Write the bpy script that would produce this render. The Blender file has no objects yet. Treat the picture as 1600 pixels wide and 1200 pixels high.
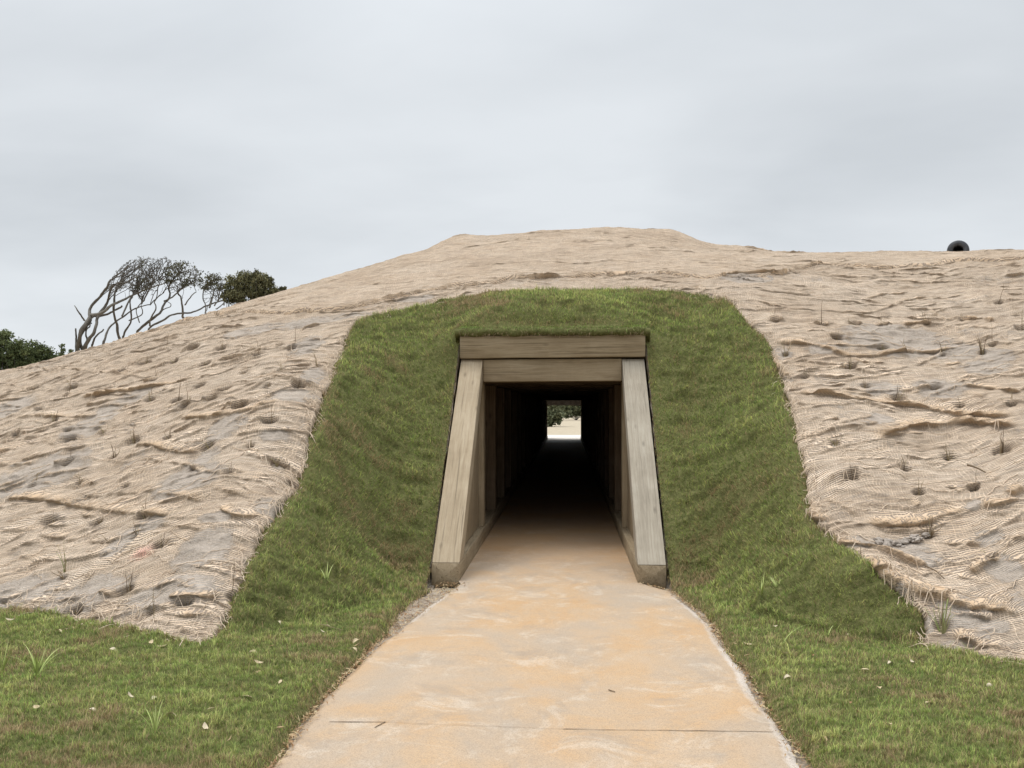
import bpy, math, random
import numpy as np
from mathutils import Matrix, Vector, Euler
rnd = random.Random(7)
rng = np.random.default_rng(11)
scene = bpy.context.scene
COL = scene.collection
R = math.radians

# ------------------------------------------------------------------ camera
CAM = np.array([0.19, 0.0, 1.70])
FPX = 1400.0                      # focal length in pixels of a 1600 px wide picture
YAW = math.atan(87 / FPX)
PITCH = math.atan(36 / FPX)
cam_d = bpy.data.cameras.new('camera')
cam_d.sensor_width = 36.0
cam_d.lens = FPX / 1600 * 36
cam_d.clip_end = 5000
cam = bpy.data.objects.new('camera', cam_d)
COL.objects.link(cam)
cam.location = CAM
cam.rotation_euler = (math.pi / 2 + PITCH, 0, YAW)
scene.camera = cam
C_F = np.array([-math.sin(YAW) * math.cos(PITCH), math.cos(YAW) * math.cos(PITCH), math.sin(PITCH)])
C_R = np.array([math.cos(YAW), math.sin(YAW), 0.0])
C_U = np.cross(C_R, C_F)

# ------------------------------------------------------------------ world
SUN_EL, SUN_AZ = 70, 285          # azimuth: clockwise from +Y; a veiled sun high on the left
world = bpy.data.worlds.new('World')
scene.world = world
world.use_nodes = True
wn, wl = world.node_tree.nodes, world.node_tree.links
wn.clear()
w_out = wn.new('ShaderNodeOutputWorld')
w_bg = wn.new('ShaderNodeBackground')
w_bg.inputs['Strength'].default_value = 0.1
sky = wn.new('ShaderNodeTexSky')
sky.sky_type = 'NISHITA'
sky.sun_disc = False
sky.sun_elevation = R(SUN_EL)
sky.sun_rotation = R(SUN_AZ)
sky.air_density = 1.0
sky.dust_density = 2.0
w_tc = wn.new('ShaderNodeTexCoord')
w_sep = wn.new('ShaderNodeSeparateXYZ')
wl.new(w_tc.outputs['Generated'], w_sep.inputs[0])


def wmath(op, a, b=None, c=None):
    n = wn.new('ShaderNodeMath')
    n.operation = op
    for i, v in enumerate((a, b, c)):
        if v is None:
            continue
        if isinstance(v, (int, float)):
            n.inputs[i].default_value = v
        else:
            wl.new(v, n.inputs[i])
    return n.outputs[0]


zc = wmath('MAXIMUM', w_sep.outputs['Z'], 0.0)
den = wmath('ADD', zc, 0.30)
wx = wmath('DIVIDE', w_sep.outputs['X'], den)
wy = wmath('DIVIDE', w_sep.outputs['Y'], den)
w_comb = wn.new('ShaderNodeCombineXYZ')
wl.new(wx, w_comb.inputs[0])
wl.new(wy, w_comb.inputs[1])
w_map = wn.new('ShaderNodeMapping')
w_map.inputs['Location'].default_value = (3.1, 1.7, 0.4)
w_map.inputs['Scale'].default_value = (0.8, 1.25, 1.0)
wl.new(w_comb.outputs[0], w_map.inputs[0])
w_no = wn.new('ShaderNodeTexNoise')
w_no.inputs['Scale'].default_value = 1.35
w_no.inputs['Detail'].default_value = 5.0
w_no.inputs['Roughness'].default_value = 0.48
w_no.inputs['Distortion'].default_value = 0.15
wl.new(w_map.outputs[0], w_no.inputs['Vector'])
w_cr = wn.new('ShaderNodeValToRGB')
w_cr.color_ramp.elements[0].position = 0.36
w_cr.color_ramp.elements[0].color = (0.66, 0.697, 0.732, 1)
w_cr.color_ramp.elements[1].position = 0.66
w_cr.color_ramp.elements[1].color = (0.82, 0.857, 0.89, 1)
wl.new(w_no.outputs['Fac'], w_cr.inputs[0])
# overcast: a pale band at the horizon, a grey belt above it and a bright zenith
w_el = wn.new('ShaderNodeValToRGB')
e = w_el.color_ramp.elements
e[0].position = 0.0
e[0].color = (1.08,) * 3 + (1,)
e[1].position = 1.0
e[1].color = (3.1,) * 3 + (1,)
for p, v in ((0.10, 1.08), (0.20, 0.97), (0.34, 0.98), (0.48, 1.18), (0.70, 2.6)):
    q = e.new(p)
    q.color = (v, v, v, 1)
wl.new(zc, w_el.inputs[0])
w_mul = wn.new('ShaderNodeMixRGB')
w_mul.blend_type = 'MULTIPLY'
w_mul.inputs[0].default_value = 1.0
wl.new(w_cr.outputs[0], w_mul.inputs[1])
wl.new(w_el.outputs[0], w_mul.inputs[2])
w_x10 = wn.new('ShaderNodeMixRGB')
w_x10.blend_type = 'MULTIPLY'
w_x10.inputs[0].default_value = 1.0
w_x10.inputs[2].default_value = (10, 10, 10, 1)
wl.new(w_mul.outputs[0], w_x10.inputs[1])
w_mix = wn.new('ShaderNodeMixRGB')
w_mix.inputs[0].default_value = 0.94      # cloud cover over the clear sky
wl.new(sky.outputs[0], w_mix.inputs[1])
wl.new(w_x10.outputs[0], w_mix.inputs[2])
wl.new(w_mix.outputs[0], w_bg.inputs['Color'])
wl.new(w_bg.outputs[0], w_out.inputs[0])

sun_d = bpy.data.lights.new('sun', 'SUN')
sun_d.energy = 1.4
sun_d.angle = R(24)
sun_d.color = (1.0, 0.95, 0.88)
sun = bpy.data.objects.new('sun', sun_d)
COL.objects.link(sun)
sdir = Vector((math.sin(R(SUN_AZ)) * math.cos(R(SUN_EL)), math.cos(R(SUN_AZ)) * math.cos(R(SUN_EL)), math.sin(R(SUN_EL))))
sun.rotation_euler = sdir.to_track_quat('Z', 'Y').to_euler()
sun.location = sdir * 60

scene.view_settings.view_transform = 'Standard'
scene.view_settings.look = 'None'
scene.view_settings.exposure = 0.0
scene.view_settings.gamma = 1.0

# ------------------------------------------------------------------ small maths helpers
def ray(px, py):
    return C_F + (px - 800) / FPX * C_R + (600 - py) / FPX * C_U


def atY(px, py, Y):
    d = ray(px, py)
    return CAM + d * (Y - CAM[1]) / d[1]


def plane0(px, py, z=0.0):
    d = ray(px, py)
    return CAM + d * (z - CAM[2]) / d[2]


def project(P):
    d = np.asarray(P) - CAM
    w = d @ C_F
    return 800 + FPX * (d @ C_R) / w, 600 - FPX * (d @ C_U) / w


_perm = np.random.default_rng(5).permutation(4096)
_ang = np.random.default_rng(6).uniform(0, 2 * np.pi, 4096)
_gx, _gy = np.cos(_ang), np.sin(_ang)


def noise(x, y, seed=0):
    x = np.asarray(x, float) + seed * 17.31
    y = np.asarray(y, float) - seed * 9.17
    xi = np.floor(x).astype(np.int64)
    yi = np.floor(y).astype(np.int64)
    fx, fy = x - xi, y - yi
    u = fx * fx * fx * (fx * (fx * 6 - 15) + 10)
    v = fy * fy * fy * (fy * (fy * 6 - 15) + 10)

    def g(ix, iy, dx, dy):
        h = _perm[(_perm[ix & 4095] + iy) & 4095]
        return _gx[h] * dx + _gy[h] * dy
    a = g(xi, yi, fx, fy)
    b = g(xi + 1, yi, fx - 1, fy)
    c = g(xi, yi + 1, fx, fy - 1)
    d = g(xi + 1, yi + 1, fx - 1, fy - 1)
    return (a + (b - a) * u + (c - a) * v + (a - b - c + d) * u * v) * 1.5


def fbm(x, y, oct=4, seed=0, gain=0.5):
    s, a = 0, 1.0
    for i in range(oct):
        s = s + a * noise(np.asarray(x) * 2 ** i, np.asarray(y) * 2 ** i, seed + i)
        a *= gain
    return s


def sstep(a, b, x):
    t = np.clip((np.asarray(x, float) - a) / (b - a), 0, 1)
    return t * t * (3 - 2 * t)


def densify(P, step):
    P = np.asarray(P, float)
    out = []
    for a, b in zip(P[:-1], P[1:]):
        n = max(1, int(np.linalg.norm(b - a) / step))
        for k in range(n):
            out.append(a + (b - a) * k / n)
    out.append(P[-1])
    return np.array(out)


def smooth_line(P, it=2):
    P = np.asarray(P, float)
    for _ in range(it):
        Q = [P[0]]
        for a, b in zip(P[:-1], P[1:]):
            Q += [a * .75 + b * .25, a * .25 + b * .75]
        Q.append(P[-1])
        P = np.array(Q)
    return P


def seg_dist(X, Y, P):
    """distance of points to an open polyline"""
    best = np.full(X.shape, 1e9)
    for a, b in zip(P[:-1], P[1:]):
        ab = b - a
        t = np.clip(((X - a[0]) * ab[0] + (Y - a[1]) * ab[1]) / max(ab @ ab, 1e-12), 0, 1)
        d = (X - a[0] - t * ab[0]) ** 2 + (Y - a[1] - t * ab[1]) ** 2
        best = np.minimum(best, d)
    return np.sqrt(best)


def inside(X, Y, P):
    r = np.zeros(X.shape, bool)
    n = len(P)
    for i in range(n):
        x1, y1 = P[i]
        x2, y2 = P[(i + 1) % n]
        c = (y1 > Y) != (y2 > Y)
        with np.errstate(divide='ignore', invalid='ignore'):
            xi = (x2 - x1) * (Y - y1) / (y2 - y1 if y2 != y1 else 1e-12) + x1
        r ^= c & (X < xi)
    return r


def poly_sdf(X, Y, P):
    """positive inside"""
    d = seg_dist(X, Y, np.vstack([P, P[:1]]))
    return np.where(inside(X, Y, P), d, -d)


# ------------------------------------------------------------------ object helpers
def tag(o, label=None, cat=None, group=None, kind=None):
    if label:
        o['label'] = label
    if cat:
        o['category'] = cat
    if group:
        o['group'] = group
    if kind:
        o['kind'] = kind
    return o


def empty(name, loc=(0, 0, 0)):
    o = bpy.data.objects.new(name, None)
    COL.objects.link(o)
    o.location = loc
    o.empty_display_size = 0.2
    return o


def new_mesh(name, V, polys, smooth=True, attrs=None, uv=None):
    """V (n,3); polys: list of index arrays, each (m,3) or (m,4)"""
    me = bpy.data.meshes.new(name)
    V = np.asarray(V, np.float32)
    polys = [np.asarray(p, np.int32) for p in polys if len(p)]
    loops = np.concatenate([p.ravel() for p in polys])
    tot = np.concatenate([np.full(len(p), p.shape[1], np.int32) for p in polys])
    st = np.concatenate([[0], np.cumsum(tot)[:-1]]).astype(np.int32)
    me.vertices.add(len(V))
    me.vertices.foreach_set('co', V.ravel())
    me.loops.add(len(loops))
    me.loops.foreach_set('vertex_index', loops)
    me.polygons.add(len(tot))
    me.polygons.foreach_set('loop_start', st)
    me.polygons.foreach_set('loop_total', tot)
    if smooth:
        me.polygons.foreach_set('use_smooth', np.ones(len(tot), bool))
    me.update(calc_edges=True)
    if uv is not None:
        l = me.uv_layers.new(name='UVMap')
        l.data.foreach_set('uv', np.asarray(uv, np.float32)[loops].ravel())
    for k, a in (attrs or {}).items():
        a = np.asarray(a, np.float32)
        if a.ndim == 1:
            at = me.attributes.new(k, 'FLOAT', 'POINT')
            at.data.foreach_set('value', a)
        else:
            at = me.attributes.new(k, 'FLOAT_VECTOR', 'POINT')
            at.data.foreach_set('vector', a.ravel())
    me.validate()
    return me


def link(name, me, mat=None, parent=None, loc=None):
    o = bpy.data.objects.new(name, me)
    COL.objects.link(o)
    if mat is not None:
        me.materials.append(mat)
    if loc is not None:
        o.location = loc
    if parent is not None:
        o.parent = parent
    return o


class Acc:
    """collects tubes, leaves and the like into one mesh"""

    def __init__(self):
        self.V, self.Q, self.T, self.n, self.A = [], [], [], 0, []

    def add(self, V, Q=(), T=(), a=None):
        V = np.asarray(V, float)
        self.V.append(V)
        if len(Q):
            self.Q.append(np.asarray(Q) + self.n)
        if len(T):
            self.T.append(np.asarray(T) + self.n)
        self.A.append(np.full(len(V), 0.5 if a is None else 0.0) if np.isscalar(a) or a is None else np.asarray(a))
        if np.isscalar(a) and a is not None:
            self.A[-1] = np.full(len(V), float(a))
        self.n += len(V)

    def tube(self, P, r, sides=6, a=None, cap=True):
        P = np.asarray(P, float)
        n = len(P)
        r = np.broadcast_to(np.asarray(r, float), (n,))
        T = np.gradient(P, axis=0)
        T /= np.linalg.norm(T, axis=1)[:, None] + 1e-12
        ref = np.array([0.31, 0.9, 0.2])
        A = np.cross(T, ref)
        A /= np.linalg.norm(A, axis=1)[:, None] + 1e-12
        B = np.cross(T, A)
        th = np.linspace(0, 2 * np.pi, sides, endpoint=False)
        V = P[:, None] + r[:, None, None] * (np.cos(th)[None, :, None] * A[:, None] + np.sin(th)[None, :, None] * B[:, None])
        i = np.arange(n - 1)[:, None] * sides
        j = np.arange(sides)[None]
        k = (j + 1) % sides
        Q = np.stack([i + j, i + k, i + sides + k, i + sides + j], -1).reshape(-1, 4)
        V = V.reshape(-1, 3)
        Tn = []
        if cap:
            V = np.vstack([V, P[0], P[-1]])
            c0, c1 = n * sides, n * sides + 1
            jj = np.arange(sides)
            kk = (jj + 1) % sides
            Tn = np.vstack([np.stack([np.full(sides, c0), kk, jj], 1), np.stack([np.full(sides, c1), (n - 1) * sides + jj, (n - 1) * sides + kk], 1)])
        self.add(V, Q, Tn, a)

    def mesh(self, name, smooth=True):
        polys = []
        if self.Q:
            polys.append(np.concatenate(self.Q))
        if self.T:
            polys.append(np.concatenate(self.T))
        return new_mesh(name, np.concatenate(self.V), polys, smooth, {'tone': np.concatenate(self.A)})


# ------------------------------------------------------------------ material helpers
class NT:
    def __init__(self, name):
        self.m = bpy.data.materials.new(name)
        self.m.use_nodes = True
        self.t = self.m.node_tree
        self.t.nodes.clear()
        self.out = self.t.nodes.new('ShaderNodeOutputMaterial')
        self.b = self.t.nodes.new('ShaderNodeBsdfPrincipled')
        self.t.links.new(self.b.outputs[0], self.out.inputs[0])

    def put(self, sock, v):
        if v is None:
            return
        if isinstance(v, (int, float)):
            sock.default_value = v
        elif isinstance(v, tuple):
            sock.default_value = v if len(v) == len(sock.default_value) else tuple(v) + (1,)
        else:
            self.t.links.new(v, sock)

    def node(self, kind, **kw):
        n = self.t.nodes.new(kind)
        for k, v in kw.items():
            if k in n.inputs:
                self.put(n.inputs[k], v)
            else:
                setattr(n, k, v)
        return n

    def math(self, op, a, b=None, c=None, clamp=False):
        n = self.t.nodes.new('ShaderNodeMath')
        n.operation = op
        n.use_clamp = clamp
        for i, v in enumerate((a, b, c)):
            self.put(n.inputs[i], v)
        return n.outputs[0]

    def mix(self, f, a, b, mode='MIX'):
        n = self.t.nodes.new('ShaderNodeMixRGB')
        n.blend_type = mode
        self.put(n.inputs[0], f)
        self.put(n.inputs[1], a)
        self.put(n.inputs[2], b)
        return n.outputs[0]

    def ramp(self, f, *stops):
        n = self.t.nodes.new('ShaderNodeValToRGB')
        el = n.color_ramp.elements
        while len(el) < len(stops):
            el.new(0.5)
        for e, (p, c) in zip(el, stops):
            e.position = p
            c = c if isinstance(c, tuple) else (c, c, c)
            e.color = c + (1,)
        self.put(n.inputs[0], f)
        return n.outputs[0]

    def noise(self, vec, scale, detail=4.0, rough=0.55, dist=0.0, mapscale=None):
        if mapscale is not None:
            mp = self.node('ShaderNodeMapping')
            mp.inputs['Scale'].default_value = mapscale
            self.put(mp.inputs[0], vec)
            vec = mp.outputs[0]
        n = self.t.nodes.new('ShaderNodeTexNoise')
        self.put(n.inputs['Vector'], vec)
        n.inputs['Scale'].default_value = scale
        n.inputs['Detail'].default_value = detail
        n.inputs['Roughness'].default_value = rough
        n.inputs['Distortion'].default_value = dist
        return n.outputs['Fac']

    def attr(self, name, vec=False):
        n = self.t.nodes.new('ShaderNodeAttribute')
        n.attribute_name = name
        return n.outputs['Vector' if vec else 'Fac']

    def pos(self):
        return self.node('ShaderNodeNewGeometry').outputs['Position']

    def obj(self):
        return self.node('ShaderNodeTexCoord').outputs['Object']

    def bump(self, h, strength, dist):
        n = self.t.nodes.new('ShaderNodeBump')
        n.inputs['Strength'].default_value = strength
        n.inputs['Distance'].default_value = dist
        self.put(n.inputs['Height'], h)
        self.put(self.b.inputs['Normal'], n.outputs[0])

    def fin(self, color, rough=0.9, spec=0.25):
        self.put(self.b.inputs['Base Color'], color)
        self.put(self.b.inputs['Roughness'], rough)
        self.b.inputs['Specular IOR Level'].default_value = spec
        return self.m


SAND_L, SAND_D = (0.50, 0.435, 0.375), (0.27, 0.23, 0.195)


def mat_sand(name='sand', warm=False):
    t = NT(name)
    p = t.pos()
    a = t.noise(p, 2.2, 6, 0.6)
    b = t.noise(p, 34, 5, 0.7)
    c = t.math('ADD', t.math('MULTIPLY', a, 0.55), t.math('MULTIPLY', b, 0.45))
    if warm:
        col = t.ramp(c, (0.3, (0.33, 0.27, 0.19)), (0.7, (0.52, 0.45, 0.34)))
    else:
        col = t.ramp(c, (0.3, SAND_D), (0.68, SAND_L))
    t.bump(t.math('ADD', b, t.math('MULTIPLY', t.noise(p, 120, 3, 0.7), 0.5)), 0.6, 0.02)
    return t.fin(col, 0.95, 0.1)


def mat_burlap():
    t = NT('burlap')
    uv = t.node('ShaderNodeUVMap').outputs[0]
    pos = t.pos()
    sx = t.node('ShaderNodeSeparateXYZ')
    t.put(sx.inputs[0], uv)
    u, v = sx.outputs[0], sx.outputs[1]
    n1 = t.noise(uv, 3.0, 3, 0.5)
    n2 = t.noise(uv, 9.0, 3, 0.5)
    vv = t.math('ADD', v, t.math('ADD', t.math('MULTIPLY', n1, 0.10), t.math('MULTIPLY', n2, 0.03)))
    uu = t.math('ADD', u, t.math('MULTIPLY', t.noise(uv, 5.0, 2, 0.5), 0.09))
    weft = t.math('SINE', t.math('MULTIPLY', vv, 2 * math.pi / 0.0195))
    warp = t.math('SINE', t.math('MULTIPLY', uu, 2 * math.pi / 0.0225))
    yarn = t.noise(uv, 52, 3, 0.72, mapscale=(0.035, 1.0, 1))      # each yarn has its own thickness
    yarnw = t.noise(uv, 40, 3, 0.7, mapscale=(1.0, 0.05, 1))
    cov = t.noise(uv, 9, 4, 0.65, mapscale=(0.5, 1.7, 1))
    thr = t.math('SUBTRACT', 0.92, t.math('MULTIPLY', cov, 1.7))
    dense = t.attr('dense')
    thr = t.math('SUBTRACT', thr, t.math('MULTIPLY', dense, 0.75))

    def thread(w, th):
        n = t.node('ShaderNodeMapRange', interpolation_type='SMOOTHSTEP')
        t.put(n.inputs[0], w)
        t.put(n.inputs[1], t.math('SUBTRACT', th, 0.45))
        t.put(n.inputs[2], t.math('ADD', th, 0.45))
        return n.outputs[0]
    a = thread(t.math('ADD', weft, t.math('MULTIPLY', t.math('SUBTRACT', yarn, 0.5), 3.4)), thr)
    b = thread(t.math('ADD', warp, t.math('MULTIPLY', t.math('SUBTRACT', yarnw, 0.5), 2.6)), t.math('ADD', thr, 0.75))
    mask = t.math('MAXIMUM', a, t.math('MULTIPLY', b, 0.85))
    streak = t.noise(uv, 15, 4, 0.7, mapscale=(0.25, 2.2, 1))
    blot = t.noise(pos, 1.1, 5, 0.6)
    tc = t.ramp(t.math('ADD', t.math('MULTIPLY', streak, 0.62), t.math('MULTIPLY', blot, 0.38)),
                (0.33, (0.41, 0.295, 0.20)), (0.49, (0.615, 0.478, 0.35)), (0.64, (0.71, 0.585, 0.46)))
    tc = t.mix(t.math('MULTIPLY', dense, 0.75), tc, (0.45, 0.305, 0.18))
    # sand that has worked up between the threads
    sn = t.noise(pos, 38, 5, 0.75)
    sb = t.noise(pos, 5, 4, 0.6)
    sc = t.ramp(t.math('ADD', t.math('MULTIPLY', sn, 0.6), t.math('MULTIPLY', sb, 0.4)), (0.34, SAND_D), (0.62, SAND_L))
    gap = t.mix(0.62, sc, (0.17, 0.12, 0.08))  # sand darkened to paint in the shade between threads
    col = t.mix(mask, gap, tc)
    bare = t.attr('bare')
    br = t.noise(pos, 8, 7, 0.75, 0.4)
    bm = t.node('ShaderNodeMapRange', interpolation_type='SMOOTHSTEP')
    t.put(bm.inputs[0], t.math('ADD', bare, t.math('MULTIPLY', t.math('SUBTRACT', br, 0.5), 2.2)))
    bm.inputs[1].default_value = 0.36
    bm.inputs[2].default_value = 0.80
    bare_m = bm.outputs[0]
    keep = t.math('SUBTRACT', 1.0, t.math('MULTIPLY', a, 0.42))
    col = t.mix(t.math('MULTIPLY', bare_m, keep), col, sc)
    col = t.mix(t.math('MULTIPLY', t.attr('paint'), t.math('MULTIPLY', mask, 0.42)), col, (0.78, 0.25, 0.21))
    col = t.mix(t.math('MULTIPLY', t.attr('pit_shade'), t.math('ADD', 0.35, sn)), col, (0.085, 0.062, 0.042))  # shade inside the planting holes, painted into the cloth colour
    hgt = t.math('ADD', t.math('MULTIPLY', mask, 0.5), t.math('MULTIPLY', streak, 0.8))
    hgt = t.math('ADD', hgt, t.math('MULTIPLY', t.math('MULTIPLY', bare_m, sn), 1.2))
    t.bump(hgt, 0.9, 0.016)
    return t.fin(col, 0.95, 0.06)


def mat_turf_base():
    t = NT('turf_thatch')
    p = t.pos()
    n = t.noise(p, 26, 5, 0.7)
    n2 = t.noise(p, 2.0, 4, 0.6)
    col = t.ramp(n, (0.3, (0.055, 0.06, 0.022)), (0.55, (0.125, 0.130, 0.046)), (0.75, (0.23, 0.195, 0.10)))
    col = t.mix(t.math('MULTIPLY', n2, 0.4), col, (0.17, 0.16, 0.07))
    t.bump(n, 0.8, 0.03)
    return t.fin(col, 0.95, 0.05)


def mat_grass():
    t = NT('grass_blades')
    col = t.attr('col', vec=True)
    m = t.fin(col, 0.62, 0.22)
    tr = t.node('ShaderNodeBsdfTranslucent')
    t.put(tr.inputs['Color'], t.mix(0.0, col, (0, 0, 0)))
    mx = t.node('ShaderNodeMixShader')
    mx.inputs[0].default_value = 0.34
    t.t.links.new(t.b.outputs[0], mx.inputs[1])
    t.t.links.new(tr.outputs[0], mx.inputs[2])
    t.t.links.new(mx.outputs[0], t.out.inputs[0])
    return m


def mat_path():
    t = NT('stained_concrete')
    p = t.pos()
    a = t.noise(p, 0.9, 6, 0.62, 0.5, mapscale=(1.0, 0.8, 1))
    b = t.noise(p, 2.2, 6, 0.65, 0.4, mapscale=(1.0, 0.8, 1))
    f = t.noise(p, 150, 3, 0.75)
    g = t.noise(p, 22, 5, 0.75)
    tan = t.ramp(b, (0.30, (0.475, 0.355, 0.245)), (0.50, (0.48, 0.322, 0.185)), (0.70, (0.485, 0.29, 0.135)))
    gry = t.ramp(b, (0.3, (0.33, 0.275, 0.22)), (0.7, (0.46, 0.37, 0.28)))
    col = t.mix(t.ramp(a, (0.43, 0.0), (0.62, 0.85)), tan, gry)
    lime = t.noise(p, 2.6, 7, 0.72, 0.9, mapscale=(0.9, 1.0, 1))
    col = t.mix(t.math('MULTIPLY', t.ramp(lime, (0.53, 0.0), (0.66, 1.0)), 0.5), col, (0.60, 0.52, 0.43))
    dk = t.noise(p, 2.3, 7, 0.74, 0.6, mapscale=(1.0, 1.1, 1))
    col = t.mix(t.math('MULTIPLY', t.ramp(dk, (0.52, 0.0), (0.68, 1.0)), 0.55), col, (0.28, 0.235, 0.19))
    col = t.mix(t.math('MULTIPLY', t.ramp(g, (0.50, 0.0), (0.75, 1.0)), 0.22), col, (0.34, 0.27, 0.20))
    # pale efflorescence along both edges
    ed = t.attr('edge')
    em = t.ramp(t.math('ADD', ed, t.math('MULTIPLY', t.math('SUBTRACT', g, 0.5), 0.5)), (0.42, 0.0), (0.78, 1.0))
    col = t.mix(t.math('MULTIPLY', em, 0.8), col, (0.63, 0.57, 0.51))
    # browner orange tone over the same slab under the roof
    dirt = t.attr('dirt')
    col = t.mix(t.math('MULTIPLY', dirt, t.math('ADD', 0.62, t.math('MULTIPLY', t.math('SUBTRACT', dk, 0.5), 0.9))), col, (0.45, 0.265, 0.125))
    col = t.mix(t.attr('pale'), col, (0.74, 0.70, 0.64))  # pale concrete, with daylight at the far mouth painted in
    col = t.mix(t.math('MULTIPLY', t.math('SUBTRACT', f, 0.44, clamp=True), 3.4), col, (0.25, 0.19, 0.135))
    t.bump(t.math('ADD', t.math('MULTIPLY', f, 0.5), t.math('MULTIPLY', g, 0.5)), 0.35, 0.006)
    return t.fin(col, t.math('SUBTRACT', 0.85, t.math('MULTIPLY', a, 0.15)), 0.3)


def mat_wood(name, lo, mid, hi):
    t = NT(name)
    o = t.obj()
    inf = t.node('ShaderNodeObjectInfo')
    off = t.node('ShaderNodeVectorMath', operation='ADD')
    t.put(off.inputs[0], o)
    sc = t.node('ShaderNodeVectorMath', operation='SCALE')
    t.put(sc.inputs[0], inf.outputs['Location'])
    sc.inputs['Scale'].default_value = 3.7
    t.put(off.inputs[1], sc.outputs[0])
    o = off.outputs[0]
    fine = t.noise(o, 30, 6, 0.8, 0.3, mapscale=(0.12, 3.0, 3.0))
    grain = t.noise(o, 9, 4, 0.6, 1.2, mapscale=(0.16, 2.2, 2.2))
    blot = t.noise(o, 2.2, 4, 0.6)
    f = t.math('ADD', t.math('ADD', t.math('MULTIPLY', fine, 0.34), t.math('MULTIPLY', grain, 0.36)), t.math('MULTIPLY', blot, 0.30))
    col = t.ramp(f, (0.33, lo), (0.50, mid), (0.66, hi))
    # checks, dark streaks and a few knots
    chk = t.noise(o, 16, 3, 0.6, 0.4, mapscale=(0.06, 2.6, 2.6))
    col = t.mix(t.math('MULTIPLY', t.ramp(chk, (0.58, 0.0), (0.68, 1.0)), 0.5), col, tuple(c * 0.45 for c in lo))
    vo = t.node('ShaderNodeTexVoronoi')
    mp = t.node('ShaderNodeMapping')
    mp.inputs['Scale'].default_value = (1.0, 2.6, 2.6)
    t.put(mp.inputs[0], o)
    t.put(vo.inputs['Vector'], mp.outputs[0])
    vo.inputs['Scale'].default_value = 2.4
    kn = t.ramp(vo.outputs['Distance'], (0.03, 1.0), (0.15, 0.0))
    col = t.mix(t.math('MULTIPLY', kn, 0.55), col, tuple(c * 0.5 for c in lo))
    stain = t.noise(o, 1.3, 5, 0.65, mapscale=(1.6, 0.8, 0.8))
    col = t.mix(t.math('MULTIPLY', t.ramp(stain, (0.5, 0.0), (0.75, 1.0)), 0.35), col, tuple(c * 0.62 for c in mid))
    t.bump(t.math('SUBTRACT', t.math('ADD', fine, grain), t.math('MULTIPLY', chk, 0.6)), 0.45, 0.008)
    return t.fin(col, 0.85, 0.18)


def mat_tone(name, *stops, rough=0.8, spec=0.2, nscale=None):
    t = NT(name)
    f = t.attr('tone')
    if nscale:
        f = t.math('ADD', t.math('MULTIPLY', f, 0.6), t.math('MULTIPLY', t.noise(t.pos(), nscale, 4, 0.6), 0.4))
    return t.fin(t.ramp(f, *stops), rough, spec)


M = {}
M['sand'] = mat_sand()
M['sand_far'] = mat_sand('sand_far', True)


def mat_soil():
    t = NT('littered_sand')
    p = t.pos()
    a = t.noise(p, 7, 6, 0.7)
    b = t.noise(p, 60, 5, 0.8)
    col = t.ramp(t.math('ADD', t.math('MULTIPLY', a, 0.5), t.math('MULTIPLY', b, 0.5)), (0.36, (0.12, 0.085, 0.055)), (0.47, (0.33, 0.265, 0.20)), (0.62, (0.54, 0.46, 0.375)))
    t.bump(b, 0.8, 0.02)
    return t.fin(col, 0.95, 0.1)


M['soil'] = mat_soil()
M['burlap'] = mat_burlap()
M['thatch'] = mat_turf_base()
M['grass'] = mat_grass()
M['path'] = mat_path()
M['wood'] = mat_wood('weathered_timber', (0.18, 0.130, 0.076), (0.285, 0.220, 0.140), (0.38, 0.305, 0.208))
M['wood_grey'] = mat_wood('silvered_timber', (0.20, 0.170, 0.130), (0.315, 0.272, 0.212), (0.42, 0.375, 0.305))
M['wood_pale'] = mat_wood('pale_timber', (0.22, 0.165, 0.106), (0.345, 0.272, 0.184), (0.44, 0.36, 0.258))
M['wood_dark'] = mat_wood('dark_timber', (0.09, 0.062, 0.038), (0.17, 0.122, 0.078), (0.25, 0.185, 0.125))  # darker timber tones, for the tunnel interior and the carriage
M['bark'] = mat_tone('pale_bark', (0.25, (0.050, 0.043, 0.036)), (0.48, (0.125, 0.113, 0.095)), (0.75, (0.32, 0.305, 0.265)), nscale=9)
M['oak_leaf'] = mat_tone('oak_leaf', (0.0, (0.035, 0.035, 0.018)), (0.5, (0.085, 0.083, 0.045)), (1.0, (0.17, 0.16, 0.09)))
M['shrub_leaf'] = mat_tone('shrub_leaf', (0.0, (0.034, 0.044, 0.018)), (0.5, (0.088, 0.112, 0.044)), (1.0, (0.19, 0.215, 0.09)))
M['olive_leaf'] = mat_tone('olive_leaf', (0.0, (0.05, 0.05, 0.024)), (0.5, (0.125, 0.122, 0.058)), (1.0, (0.235, 0.22, 0.115)))
M['far_leaf'] = mat_tone('far_leaf', (0.0, (0.05, 0.06, 0.03)), (0.5, (0.14, 0.155, 0.085)), (1.0, (0.28, 0.29, 0.18)))
M['straw'] = mat_tone('dry_stem', (0.0, (0.10, 0.068, 0.04)), (0.35, (0.26, 0.185, 0.11)), (0.75, (0.30, 0.25, 0.14)), (1.0, (0.26, 0.30, 0.11)))
M['jute'] = mat_tone('jute_strand', (0.0, (0.36, 0.26, 0.165)), (0.5, (0.56, 0.43, 0.31)), (1.0, (0.70, 0.58, 0.45)))
M['weed'] = mat_tone('weed_blade', (0.0, (0.20, 0.26, 0.07)), (0.5, (0.36, 0.43, 0.13)), (1.0, (0.52, 0.55, 0.24)), rough=0.5, spec=0.3)
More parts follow.
